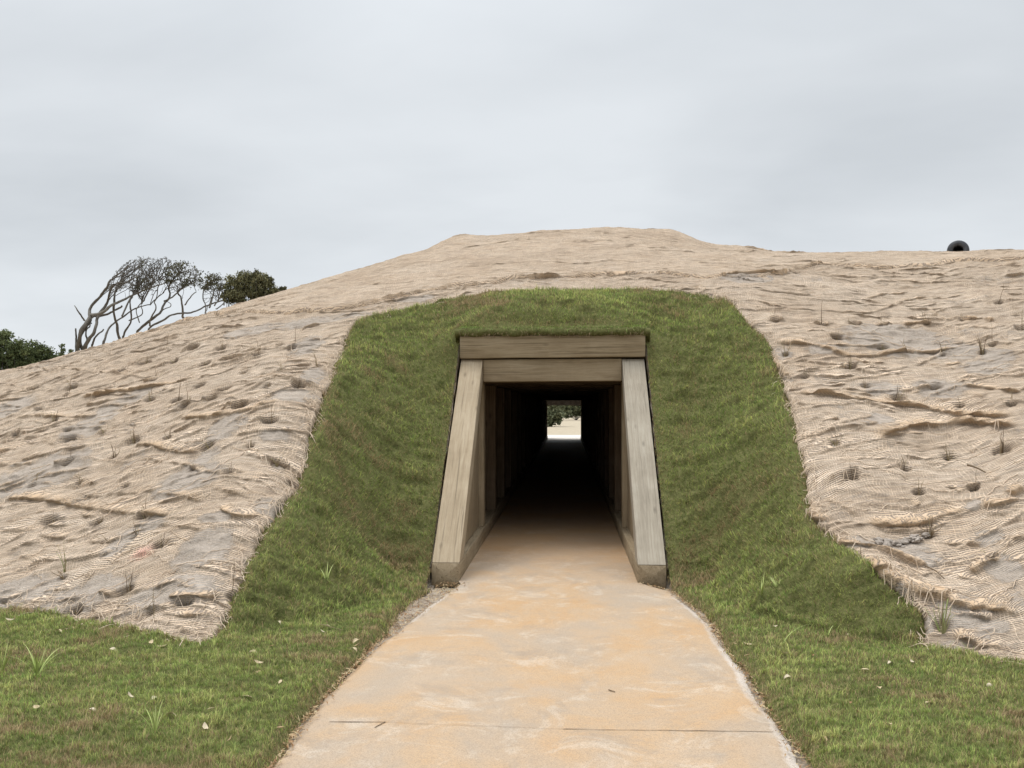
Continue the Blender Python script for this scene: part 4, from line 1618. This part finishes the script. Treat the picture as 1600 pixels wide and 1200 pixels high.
windswept('leftmost bare windswept tree with forked pale trunks, above the left slope',
          [([(105, 740), (98, 660), (112, 610), (150, 545), (180, 500), (185, 460), (220, 400), (250, 360), (290, 320), (310, 280), (335, 250)], 34, 9),
           ([(86, 660), (78, 595)], 16, 8), ([(150, 530), (105, 492), (82, 462), (70, 430)], 11, 4),
           ([(125, 730), (118, 650), (140, 590), (175, 550), (192, 510), (260, 492), (330, 490), (360, 455), (400, 430)], 26, 9),
           ([(135, 735), (165, 660), (205, 620), (235, 560), (245, 510), (270, 450), (300, 400), (310, 340), (350, 285)], 30, 9),
           ([(160, 655), (160, 600), (190, 575), (185, 550)], 13, 7), ([(200, 715), (208, 660), (235, 620), (265, 602)], 16, 8),
           ([(188, 502), (250, 490), (310, 440), (380, 405), (430, 380), (480, 350), (560, 320), (640, 300), (700, 270)], 18, 5)],
          [([(280, 330), (320, 240), (380, 160), (450, 110), (540, 90), (560, 200), (480, 300), (380, 340)], 1.0)], 3, 900, 110, [(370, 240), (380, 120), (560, 90), (560, 300), (420, 330)], dY=-.4)
windswept('slim bare windswept tree leaning right, behind the forked leftmost tree',
          [([(270, 690), (290, 620), (340, 560), (400, 510), (470, 470), (540, 440), (605, 430)], 22, 5), ([(400, 510), (440, 420), (500, 350), (580, 300), (660, 250)], 11, 4), ([(500, 455), (540, 400), (560, 380)], 7, 3)],
          [([(430, 330), (520, 190), (620, 110), (700, 90), (760, 120), (740, 230), (640, 330), (520, 400)], 1.0)], 5, 800, 90, [(480, 300), (500, 200), (620, 200), (620, 320)], dY=.5)
windswept('upright twin stemmed bare tree in the middle of the windswept group',
          [([(385, 655), (380, 580), (355, 500), (345, 420), (345, 360), (380, 300), (400, 240)], 24, 8), ([(410, 650), (430, 590), (460, 540), (455, 480), (460, 420), (470, 370), (510, 300)], 18, 6), ([(455, 540), (520, 510), (545, 470), (540, 420)], 8, 3), ([(520, 560), (510, 490), (505, 450)], 7, 3)],
          [([(360, 300), (400, 170), (480, 120), (600, 90), (700, 110), (690, 240), (600, 300), (460, 340)], 1.0)], 8, 800, 150, [(480, 330), (480, 240), (600, 230), (620, 320)], dY=.1)
windswept('leafy topped windswept tree with a low branch creeping along the slope',
          [([(510, 605), (560, 550), (630, 510), (680, 470), (700, 420), (730, 370), (730, 310), (760, 260), (800, 200)], 22, 8), ([(600, 575), (605, 500), (640, 440), (630, 390), (690, 340)], 10, 4),
           ([(590, 592), (650, 550), (720, 510), (800, 490), (880, 490), (960, 460), (980, 430), (1050, 415), (1110, 405)], 15, 7), ([(835, 515), (815, 480), (815, 420), (800, 370), (790, 340), (830, 300)], 13, 6), ([(830, 420), (880, 370), (920, 340)], 8, 4), ([(690, 470), (760, 440), (730, 400)], 6, 3), ([(700, 400), (770, 350), (850, 300), (900, 260)], 10, 4)],
          [([(680, 300), (700, 170), (800, 120), (900, 150), (960, 190), (950, 300), (860, 310), (760, 340)], 1.0)], 9, 1000, 1000, [(690, 270), (700, 170), (800, 110), (900, 130), (980, 160), (960, 310), (830, 310)], dY=.3)
windswept('small thin bare tree between the leafy topped tree and the rounded shrub',
          [([(975, 480), (990, 440), (960, 380), (965, 330), (990, 290)], 11, 5), ([(1000, 440), (1030, 380), (1045, 330), (1060, 290)], 10, 4), ([(1050, 440), (1080, 400), (1100, 360)], 8, 4), ([(1060, 455), (1090, 420), (1120, 410)], 7, 4), ([(1110, 430), (1120, 390), (1110, 350)], 7, 4)],
          [([(950, 330), (990, 230), (1030, 200), (1090, 230), (1120, 330), (1100, 400), (1000, 400)], 1.0)], 12, 480, 800, [(960, 330), (980, 220), (1040, 190), (1100, 240), (1100, 320), (1020, 330)], dY=0)


def shrub(name, label, lobes, depth, n, size, mat, seed, group=None, cat='shrub', trunk=True, twig=60):
    """lobes: (px, py, rx, ry) in photo pixels at a given distance; leaves in many small clumps through each lobe"""
    r_ = np.random.default_rng(seed)
    k = depth / FPX
    cs = [(atY(px, py, depth + r_.uniform(-.4, .4) * rx * k), rx * k, ry * k) for px, py, rx, ry in lobes]
    b = np.mean([c[0] for c in cs], 0)
    gz = float(terr(b[0], b[1])) if depth < 50 else -.05
    root = empty(name, (b[0], b[1], gz))
    tag(root, label, cat, group)
    area = np.array([c[1] * c[2] for c in cs])
    C = []
    T = []
    acc = Acc()
    for (c, rx, rz), a in zip(cs, area / area.sum()):
        nc = max(6, int(n * a / 26))
        d = r_.normal(0, 1, (nc, 3))
        d /= np.linalg.norm(d, axis=1)[:, None]
        rad = r_.uniform(.25, 1.0, nc) ** .5 * (1 + .22 * fbm(d[:, 0] * 2.3 + seed, d[:, 2] * 2.3 + d[:, 1], 3, seed))
        cl = c + d * np.array([rx, rx * .8, rz]) * rad[:, None]
        m = 26
        jit = .085 * min(rx, rz) + .5 * size
        pts = np.repeat(cl, m, 0) + r_.normal(0, jit, (nc * m, 3))
        C.append(pts)
        T.append(np.clip(np.repeat(.45 + r_.normal(0, .17, nc) + .22 * d[:, 2], m) + r_.normal(0, .16, nc * m), 0, 1))
        if trunk:
            foot = np.array([b[0], b[1], gz - .02]) if cat == 'tree' else np.array([c[0] + r_.uniform(-.2, .2) * rx, c[1], float(terr(c[0], c[1])) - .05 if depth < 50 else -.06])
            for q in range(max(3, int(twig * a))):
                e_ = cl[r_.integers(0, nc)]
                L = np.array([foot, foot * .55 + e_ * .45 + r_.normal(0, .06, 3) * rx, e_])
                acc.tube(smooth_line(L, 2), np.linspace(.012 + .012 * rx, .004, 14)[:len(smooth_line(L, 2))] if len(smooth_line(L, 2)) <= 14 else np.linspace(.02, .004, len(smooth_line(L, 2))), 4, .3)
    C = np.concatenate(C)
    V, Q = leaf_cloud(C, size, .0, seed + 3)
    fo = link('foliage', new_mesh('foliage', V, [Q], False, {'tone': np.repeat(np.concatenate(T), 4)}), mat)
    fo.parent = root
    fo.matrix_parent_inverse = Matrix.Translation(-Vector(root.location))
    if trunk:
        so = link('stems', acc.mesh('stems'), M['bark'])
        so.parent = root
        so.matrix_parent_inverse = Matrix.Translation(-Vector(root.location))
    return root


shrub('rounded_shrub', 'dense rounded olive shrub behind the slope, right of the windswept trees',
      [(365, 450, 17, 20), (385, 445, 22, 21), (405, 448, 18, 19), (418, 456, 17, 14), (432, 459, 11, 9), (392, 432, 16, 9), (412, 436, 12, 9), (420, 442, 10, 8), (360, 465, 14, 12), (390, 466, 26, 14), (415, 465, 18, 10)], 24.5, 17000, .032, M['olive_leaf'], 41)
shrub('low_shrub', 'tiny dark shrub just showing over the slope right of the rounded shrub', [(441, 453, 7, 4), (434, 458, 8, 6)], 24.5, 900, .03, M['oak_leaf'], 42)
shrub('coastal_shrub', 'big dark green shrub cut by the left edge of the photo', [(-20, 548, 40, 32), (10, 550, 25, 30), (32, 556, 22, 28), (-5, 575, 40, 28), (6, 528, 12, 14), (40, 580, 25, 20)], 24.0, 17000, .036, M['shrub_leaf'], 43)
shrub('coastal_shrub', 'lower dark green shrub beside the big one, sloping down to the right', [(54, 554, 18, 24), (70, 560, 16, 22), (84, 566, 14, 16), (60, 575, 22, 14), (98, 566, 12, 11), (90, 575, 16, 10)], 24.6, 9000, .034, M['shrub_leaf'], 44)
# two stiff upright spiky plants
for px, py, hh_, lab in ((97, 556, 26, 'taller narrow spiky plant on the skyline left of the windswept trees'), (107, 558, 20, 'shorter leaning spiky plant on the skyline left of the windswept trees')):
    b = atY(px, py + 12, 24.2)
    b0 = np.array([b[0], b[1], terr(b[0], b[1])])
    top = atY(px, py - hh_ + 8, 24.2)
    acc = Acc()
    lean = .12 if hh_ < 25 else 0.0
    acc.tube(np.array([b0 - [0, 0, .05], (b0 + top) / 2, top + [lean, 0, 0]]) - b0, [.02, .016, .008], 5, .3)
    r_ = np.random.default_rng(int(px))
    Hh = top[2] - b0[2]
    cs = []
    for q in range(420):
        z = r_.uniform(.62, 1.0)
        cs.append((r_.normal(0, .045) * (1.3 - z) * 2 + lean * (z - .5) * 2 * .5, r_.normal(0, .05), z * Hh))
    V, Q = leaf_cloud(np.array(cs), .035, .0, 5)
    root = empty('spiky_plant', b0)
    tag(root, lab, 'plant')
    so = link('stem', acc.mesh('stem'), M['bark'], root)
    fo = link('leaves', new_mesh('leaves', V, [Q], False, {'tone': np.clip(r_.normal(.6, .2, len(V)), 0, 1)}), M['shrub_leaf'], root)

# trees beyond the far mouth of the tunnel
far_g = 'trees seen through the tunnel'
shrub('far_tree', 'dark leafy tree at the left of the view through the tunnel', [(858, 640, 16, 16), (868, 648, 12, 12), (850, 655, 14, 14), (866, 632, 14, 10)], 80, 9000, .16, M['far_leaf'], 51, far_g, 'tree', twig=14)
shrub('far_tree', 'grey green tree line behind the sand at the right of the view through the tunnel', [(890, 632, 22, 12), (905, 636, 18, 12), (925, 634, 26, 14), (882, 640, 14, 10)], 120, 8000, .24, M['far_leaf'], 52, far_g, 'tree', twig=14)
shrub('far_tree', 'distant hazy tree behind the others in the view through the tunnel', [(870, 628, 30, 16), (905, 624, 40, 18), (840, 630, 30, 18), (940, 628, 36, 18)], 150, 8000, .3, M['far_leaf'], 53, far_g, 'tree', twig=14)

# ------------------------------------------------------------------ cannon on the bank
cp = atY(1497, 391, 17.2)
cg = float(terr(cp[0], cp[1]))
can = empty('cannon', (cp[0], cp[1], cg))
tag(can, 'round black cannon muzzle poking over the crest at the right', 'cannon')
prof = [(0, .088), (-.02, .096), (-.02, .172), (.02, .190), (.10, .193), (.16, .165), (.22, .150), (.5, .155), (1.2, .185), (1.9, .215), (1.95, .235), (2.05, .235), (2.12, .16), (2.2, .06), (2.3, .07), (2.36, .0)]
bore = [(0.9, .0), (.9, .088), (0, .088)]
th = np.linspace(0, 2 * np.pi, 36, endpoint=False)


def lathe(pr_):
    V = np.concatenate([np.stack([r_ * np.cos(th), np.full(36, y), r_ * np.sin(th)], 1) for y, r_ in pr_])
    i = np.arange(len(pr_) - 1)[:, None] * 36
    j = np.arange(36)[None]
    k = (j + 1) % 36
    return V, np.stack([i + j, i + k, i + 36 + k, i + 36 + j], -1).reshape(-1, 4)


V, Q = lathe(prof)
hz = cp[2] - cg
can.rotation_euler = (0, 0, -math.atan2(cp[0] - CAM[0], cp[1]))
ba = link('barrel', new_mesh('barrel', V, [Q]), M['iron'], can, (0, 0, hz))
V, Q = lathe(bore)
bo = link('bore', new_mesh('bore', V, [Q]), M['iron'], can, (0, 0, hz))
for s in (-1, 1):
    prism_o = prism('carriage_cheek', [(cp[1] + .5, cg - .05), (cp[1] + .5, cp[2] - .02), (cp[1] + 1.1, cp[2] - .02), (cp[1] + 2.0, cg + .06), (cp[1] + 2.1, cg - .05)], cp[0] + s * .24, cp[0] + s * .33, (0, 1, 0), M['wood_dark'], None)
    prism_o.parent = can
    prism_o.matrix_parent_inverse = Matrix.Translation(-Vector(can.location))

# ------------------------------------------------------------------ beach grass sprigs in the planting holes
sp_r = np.random.default_rng(61)


def surf(x, y):
    return float(terr(x, y))


def sprig_mesh(seed, n, hgt, spread, tone):
    r_ = np.random.default_rng(seed)
    acc = Acc()
    for q in range(n):
        a = r_.uniform(0, 6.28)
        l = hgt * r_.uniform(.45, 1.0)
        s = spread * r_.uniform(.1, 1)
        tt_ = np.linspace(0, 1, 6)
        P = np.stack([.012 * math.cos(a) + s * l * math.cos(a) * tt_ ** 1.8, .012 * math.sin(a) + s * l * math.sin(a) * tt_ ** 1.8, l * (tt_ - .12 * s * tt_ ** 2)], 1)
        P += .006 * r_.normal(0, 1, P.shape) * tt_[:, None]
        acc.tube(P, np.linspace(.0042, .0014, 6), 4, np.clip(tone + r_.normal(0, .18), 0, 1))
    return acc.mesh('sprig', False)


kinds = [sprig_mesh(100 + k, n_, h_, s_, t_) for k, (n_, h_, s_, t_) in enumerate([(3, .22, .3, .3), (2, .30, .18, .25), (5, .16, .6, .5), (7, .12, .9, .65), (1, .34, .12, .2), (4, .24, .4, .4), (9, .10, 1.1, .35)])]
for side, pts in (('left', PIT_L), ('right', PIT_R)):
    for q, (x, y) in enumerate(pts):
        k = int(sp_r.integers(0, len(kinds)))
        me = kinds[k]
        o = bpy.data.objects.new('beach_grass_sprig', me)
        COL.objects.link(o)
        if not me.materials:
            me.materials.append(M['straw'])
        o.location = (x, y, surf(x, y) - .01)
        o.rotation_euler = (sp_r.normal(0, .12), sp_r.normal(0, .12), sp_r.uniform(0, 6.28))
        sc_ = sp_r.uniform(.7, 1.25)
        o.scale = (sc_,) * 3
        tag(o, 'thin dry beach grass sprig in a planting hole of the burlap on the %s bank' % side, 'grass sprig', 'beach grass sprigs planted on the %s bank' % side)

special = [((201, 932), 5, .30, .25, .15, 'dark brittle stalks standing in bare sand low on the left bank'),
           ((103, 900), 6, .34, .3, .7, 'yellow green sprig in a tuft low on the left bank above the lawn'),
           ((241, 985), 2, .46, .08, .45, 'tall single straw stalk at the foot of the left bank by the lawn'),
           ((1535, 556), 7, .34, .35, .05, 'dark bushy dead sprig high on the right bank'),
           ((1228, 562), 6, .24, .45, .45, 'straw tuft beside the turf edge high on the right bank'),
           ((1472, 1000), 12, .34, .5, .95, 'green weed growing from bare sand at the foot of the right bank'),
           ((1453, 842), 4, .22, .2, .08, 'dark stub with a dead stem in the burlap above the grey clods'),
           ((1565, 712), 6, .26, .15, .15, 'dark upright sprig near the right edge of the photo')]
for q, (p, n_, h_, s_, t_, lab) in enumerate(special):
    g = ground(*p)
    o = link('beach_grass_sprig', sprig_mesh(300 + q, n_, h_, s_, t_), M['straw'], None, (g[0], g[1], g[2] + .0))
    tag(o, lab, 'grass sprig')

# ------------------------------------------------------------------ coarse weeds standing in the lawn
def weed_mesh(seed, n, hgt, wd):
    r_ = np.random.default_rng(seed)
    acc = Acc()
    for q in range(n):
        a = r_.uniform(0, 6.28)
        l = hgt * r_.uniform(.55, 1)
        out = r_.uniform(.15, .75)
        tt_ = np.linspace(0, 1, 9)
        P = np.stack([out * l * tt_ ** 1.5 * math.cos(a), out * l * tt_ ** 1.5 * math.sin(a), l * (tt_ - .45 * out * tt_ ** 2.6)], 1)
        w = wd * (1 - tt_ ** 2) * .5 + .0006
        N = np.array([-math.sin(a), math.cos(a), 0])
        V = np.stack([P - N * w[:, None], P + [0, 0, -.15 * wd], P + N * w[:, None]], 1).reshape(-1, 3)
        i = np.arange(8) * 3
        Qq = np.vstack([np.stack([i, i + 1, i + 4, i + 3], 1), np.stack([i + 1, i + 2, i + 5, i + 4], 1)])
        acc.add(V, Qq, (), np.repeat(np.clip(.3 + .5 * tt_ + r_.normal(0, .12), 0, 1), 3))
    return acc.mesh('weed')


weeds = [((58, 1072), 14, .30, .009, 'large pale green grass weed arching on the lawn at the left edge'), ((4, 1062), 8, .24, .009, 'narrow grass weed cut by the left photo edge on the lawn'),
         ((510, 922), 6, .24, .012, 'upright weed blade on the turf slope left of the path'), ((1190, 955), 12, .32, .008, 'spreading grass weed on the turf just right of the path'),
         ((1218, 942), 11, .22, .010, 'bushier grass weed beside the spreading one right of the path'), ((1292, 1010), 4, .26, .009, 'three bladed grass weed in the middle of the right turf'),
         ((1222, 1020), 2, .30, .006, 'single tall thin blade on the right lawn near the path'), ((1345, 945), 5, .16, .010, 'short grass weed under the burlap edge on the right turf'),
         ((1388, 945), 5, .14, .009, 'tiny grass weed by the burlap corner on the right turf'), ((242, 1165), 10, .24, .006, 'wispy straw tuft low on the left lawn'),
         ((1252, 890), 4, .18, .007, 'thin blades beside the burlap folds on the right turf'), ((188, 1050), 4, .10, .007, 'small thin weed on the left lawn under the burlap corner'), ((290, 1075), 5, .10, .006, 'low tangled weed on the left lawn')]
for q, (p, n_, h_, w_, lab) in enumerate(weeds):
    g = ground(*p)
    o = link('grass_weed', weed_mesh(400 + q, n_, h_, w_), M['weed'], None, (g[0], g[1], g[2] + .03))
    tag(o, lab, 'weed')

# ------------------------------------------------------------------ fallen leaves, twigs, clods
def leaf_mesh(seed, tone):
    r_ = np.random.default_rng(seed)
    n_ = 9
    t_ = np.linspace(0, 1, n_)
    w = .011 * np.sin(np.pi * t_ ** .85) * r_.uniform(.8, 1.2) + .0006
    bend = r_.uniform(-.012, .02)
    P = np.stack([(t_ - .5) * .052, .004 * np.sin(t_ * 3 + seed), .004 + bend * (2 * t_ - 1) ** 2], 1)
    cup = r_.uniform(.1, .7)
    V = np.concatenate([np.stack([P[:, 0], P[:, 1] + s * w, P[:, 2] + cup * w * abs(s)], 1) for s in (-1, -.5, 0, .5, 1)])
    Qq = np.concatenate([np.stack([np.arange(n_ - 1) + a * n_, np.arange(n_ - 1) + a * n_ + 1, np.arange(n_ - 1) + (a + 1) * n_ + 1, np.arange(n_ - 1) + (a + 1) * n_], 1) for a in range(4)])
    me = new_mesh('leaf', V, [Qq], True, {'tone': np.full(len(V), tone)})
    me.materials.append(M['leaf'])
    return me


leaf_kinds = {t_: [leaf_mesh(500 + k + int(t_ * 100), t_) for k in range(3)] for t_ in (.05, .45, .75, 1.0)}
lv = [(15, 986, 1.0), (92, 1002, .75), (177, 1032, 1.0), (236, 1024, .75), (255, 1030, .75), (203, 1112, 1.0), (220, 1126, .75), (240, 1112, 1.0), (320, 1164, 1.0), (325, 1176, .75), (267, 1139, .75), (145, 1132, 1.0), (28, 1108, .05),
      (470, 964, 1.0), (420, 956, .75), (435, 988, 1.0), (439, 935, .75), (505, 1006, 1.0), (424, 1027, .05), (396, 1037, .75), (403, 1056, .75), (581, 947, 1.0), (437, 1086, .75), (385, 1111, .75), (510, 994, .75), (404, 1069, .45),
      (1325, 949, 1.0), (1199, 959, .75), (1160, 955, 1.0), (1211, 996, 1.0), (1227, 1041, .75), (1270, 1041, .05), (1309, 1101, 1.0), (1290, 1179, .45), (1372, 1097, .75), (1391, 1054, 1.0), (1426, 1054, 1.0), (1360, 1054, .05),
      (1512, 1085, .75), (1390, 1159, .75), (1566, 1095, .45), (1283, 1020, .75), (1323, 1007, 1.0), (1350, 1067, .75), (1230, 1078, 1.0), (1330, 1120, .05), (1450, 1120, .75), (120, 1165, .75), (60, 1130, .75), (330, 1130, .75), (360, 1180, .45)]
for k in range(34):          # a sprinkling along the path edges
    yy = rnd.uniform(4.2, 8.4)
    left = rnd.random() < .6
    xx = np.interp(yy, pl[:, 1], pl[:, 0]) - rnd.uniform(-.04, .10) if left else np.interp(yy, pr[:, 1], pr[:, 0]) + rnd.uniform(-.02, .10)
    p = project(np.array([xx, yy, .03]))
    lv.append((float(p[0]), float(p[1]), rnd.choice((.05, .45, .45, .75))))
lt = {.05: 'dark curled', .45: 'brown dry', .75: 'straw coloured', 1.0: 'whitish dry'}
for q, (px, py, t_) in enumerate(lv):
    g = ground(px, py)
    me = rnd.choice(leaf_kinds[t_])
    o = bpy.data.objects.new('fallen_leaf', me)
    COL.objects.link(o)
    ps = float(path_sdf(g[0], g[1]))
    ts_ = float(s_turf(np.array([g[0]]), np.array([g[1]]))[0])
    z = .028 if ps > 0 else (.075 if ts_ > .03 else .02)
    o.location = (g[0], g[1], g[2] + z)
    o.rotation_euler = (rnd.gauss(0, .3), rnd.gauss(0, .3), rnd.uniform(0, 6.28))
    sc_ = rnd.uniform(.8, 1.25) * (.7 if t_ < .5 else 1)
    o.scale = (sc_,) * 3
    if ps > -.12:
        lab = '%s leaf lying along the edge of the tan path' % lt[t_]
    else:
        lab = '%s leaf lying on the %s lawn' % (lt[t_], 'left' if g[0] < 0 else 'right')
    tag(o, lab, 'leaf', lab.replace(' leaf ', ' leaves '))
# puffball
g = ground(1546, 1091)
acc = Acc()
th8 = np.linspace(0, np.pi, 7)
P = np.stack([0 * th8, 0 * th8, .04 - .014 * np.cos(th8)], 1)
acc.tube(P, np.maximum(.015 * np.sin(th8), .0008), 10, 1.0)
o = link('puffball', acc.mesh('puffball'), M['leaf'], None, (g[0], g[1], g[2] + .035))
tag(o, 'small round white puffball in the lawn at the lower right', 'mushroom')


def twig(name, pa, pb, r0, lab, lift=.03, kink=.0, tone=.1):
    a, b = ground(*pa), ground(*pb)
    m = (a + b) / 2 + np.array([0, 0, kink])
    acc = Acc()
    acc.tube(smooth_line(np.array([a, m, b]) + [0, 0, lift] - a, 2), np.linspace(r0, r0 * .55, 10)[:len(smooth_line(np.array([a, m, b]), 2))] if len(smooth_line(np.array([a, m, b]), 2)) <= 10 else np.linspace(r0, r0 * .55, len(smooth_line(np.array([a, m, b]), 2))), 6, tone)
    o = link(name, acc.mesh(name), M['straw'], None, a)
    tag(o, lab, 'twig')


twig('twig', (951, 1085), (961, 1088), .004, 'short dark twig lying on the tan path', .027)
twig('twig', (1512, 742), (1540, 754), .010, 'dark stick lying across the burlap on the right bank', .09, .01)
twig('twig', (1446, 905), (1476, 925), .006, 'thin bent stick on the burlap fold at the right', .10, .02)
twig('twig', (484, 1115), (497, 1114), .004, 'little twig sticking onto the path from the left edge', .03)
twig('twig', (500, 992), (536, 1002), .003, 'pale straw twig on the left lawn near the path', .08, 0, .6)
cr = np.random.default_rng(71)


def clod(p, r, lab, grp):
    import bmesh
    bm = bmesh.new()
    bmesh.ops.create_icosphere(bm, subdivisions=3, radius=r)
    s = cr.uniform(0, 50)
    for v in bm.verts:
        c = np.array(v.co) / r
        k = 1 + .55 * float(fbm(np.array(c[0] * 1.8 + s), np.array(c[1] * 1.8 + 1.3 * c[2]), 3, 5))
        v.co = Vector((c[0] * 1.3, c[1], c[2] * .7)) * r * k
    me = bpy.data.meshes.new('clod')
    bm.to_mesh(me)
    bm.free()
    for f in me.polygons:
        f.use_smooth = True
    g = ground(*p)
    o = link('clod', me, M['clay'], None, (g[0], g[1], g[2] + .035))
    o.rotation_euler = (0, 0, cr.uniform(0, 6))
    tag(o, lab, 'clod', grp)


for k in range(26):
    t_ = cr.uniform(0, 1)
    clod((1368 + 82 * t_, 852 + 6 * math.sin(t_ * 5) + cr.uniform(-5, 7)), cr.uniform(.010, .030), 'grey sand clod in the row of clods on the right bank', 'grey clods on the right bank')
for k in range(14):
    t_ = cr.uniform(0, 1)
    clod((1140 + 75 * t_, 440 + cr.uniform(-3, 4)), cr.uniform(.02, .045), 'grey sand clod under the upper burlap edge right of the crest', 'grey clods under the upper burlap')
for k in range(9):
    clod((470 + cr.uniform(-18, 22), 803 + cr.uniform(-4, 4)), cr.uniform(.012, .028), 'pale sand clod at the turf edge on the left bank', 'pale clods at the left turf edge')

# ------------------------------------------------------------------ frayed threads along the netting edge
acc = Acc()
ft = np.random.default_rng(81)
L = densify(turf_line, .05)
for q in range(len(L)):
    for rep_ in range(4):
        if ft.uniform() < .45:
            continue
        p = L[q] + ft.normal(0, .05, 2)
        a = ft.uniform(0, 6.28)
        l = ft.uniform(.05, .24)
        tt_ = np.linspace(0, 1, 7)
        cx_ = p[0] + l * tt_ * math.cos(a) + .03 * noise(tt_ * 2.5 + q, tt_ * 0 + rep_, 3)
        cy_ = p[1] + l * tt_ * math.sin(a) + .03 * noise(tt_ * 2.5 + q, tt_ * 0 + rep_ + 9, 4)
        cz_ = np.maximum(cloth_z(cx_, cy_) + .004, terr(cx_, cy_) + .05) + .030 * np.sin(tt_ * 3.1) * ft.uniform(.2, 1.2)
        acc.tube(np.stack([cx_, cy_, cz_], 1), .0030, 4, ft.uniform(.6, .86), cap=False)
n_ = 0
while n_ < 1100:
    p = np.array([ft.uniform(-9.5, 10), ft.uniform(5.6, 14.5)])
    if ft.uniform() > (6.5 / p[1]) ** 2 * 1.2 or not in_b(*p):
        continue
    n_ += 1
    a = ft.normal(0, .45)
    l = ft.uniform(.08, .45)
    tt_ = np.linspace(-.5, .5, 12)
    cx_ = p[0] + l * tt_ * math.cos(a) + .02 * noise(tt_ * 5 + n_, tt_ * 0, 3)
    cy_ = p[1] + l * tt_ * math.sin(a) + .03 * noise(tt_ * 5 + n_, tt_ * 0 + 9, 4)
    acc.tube(np.stack([cx_, cy_, cloth_z(cx_, cy_) + .004], 1), ft.uniform(.0022, .0038), 4, ft.uniform(.45, .88), cap=False)
fz = link('frayed_threads', acc.mesh('frayed_threads'), M['jute'])
tag(fz, 'loose frayed jute threads straggling over the netting and along the turf edge', 'threads', kind='stuff')

# ------------------------------------------------------------------ litter along the path edges
lr = np.random.default_rng(91)
C, A_ = [], []
for q in range(3600):
    y = lr.uniform(3.6, 8.6)
    left = lr.uniform() < .55
    e_ = float(np.interp(y, pl[:, 1], pl[:, 0])) if left else float(np.interp(y, pr[:, 1], pr[:, 0]))
    wide = (.03 + .20 * float(sstep(6.0, 8.0, y))) if left else .05
    o_ = lr.uniform(-.25, 1.0) * wide + lr.normal(0, .025)
    x = e_ - o_ if left else e_ + o_
    C.append((x, y, (.028 if o_ < 0 else .012) + lr.uniform(0, .012)))
C = np.array(C)
n = len(C)
a = lr.uniform(0, 6.28, n)
ax = np.stack([np.cos(a), np.sin(a), lr.normal(0, .35, n)], 1) * lr.uniform(.004, .022, n)[:, None]
bx_ = np.stack([-np.sin(a), np.cos(a), lr.normal(0, .5, n)], 1) * lr.uniform(.0015, .005, n)[:, None]
V = np.stack([C - ax, C + bx_, C + ax, C - bx_], 1).reshape(-1, 3)
V[:, 2] = np.maximum(V[:, 2], .003)
li = link('leaf_litter', new_mesh('leaf_litter', V, [np.arange(n)[:, None] * 4 + np.array([[0, 1, 2, 3]])], False, {'tone': np.repeat(lr.choice([.0, .15, .3, .45, .6], n), 4)}), M['leaf'])
tag(li, 'brown crumbs of dead grass and leaf along both edges of the path', 'litter', kind='stuff')
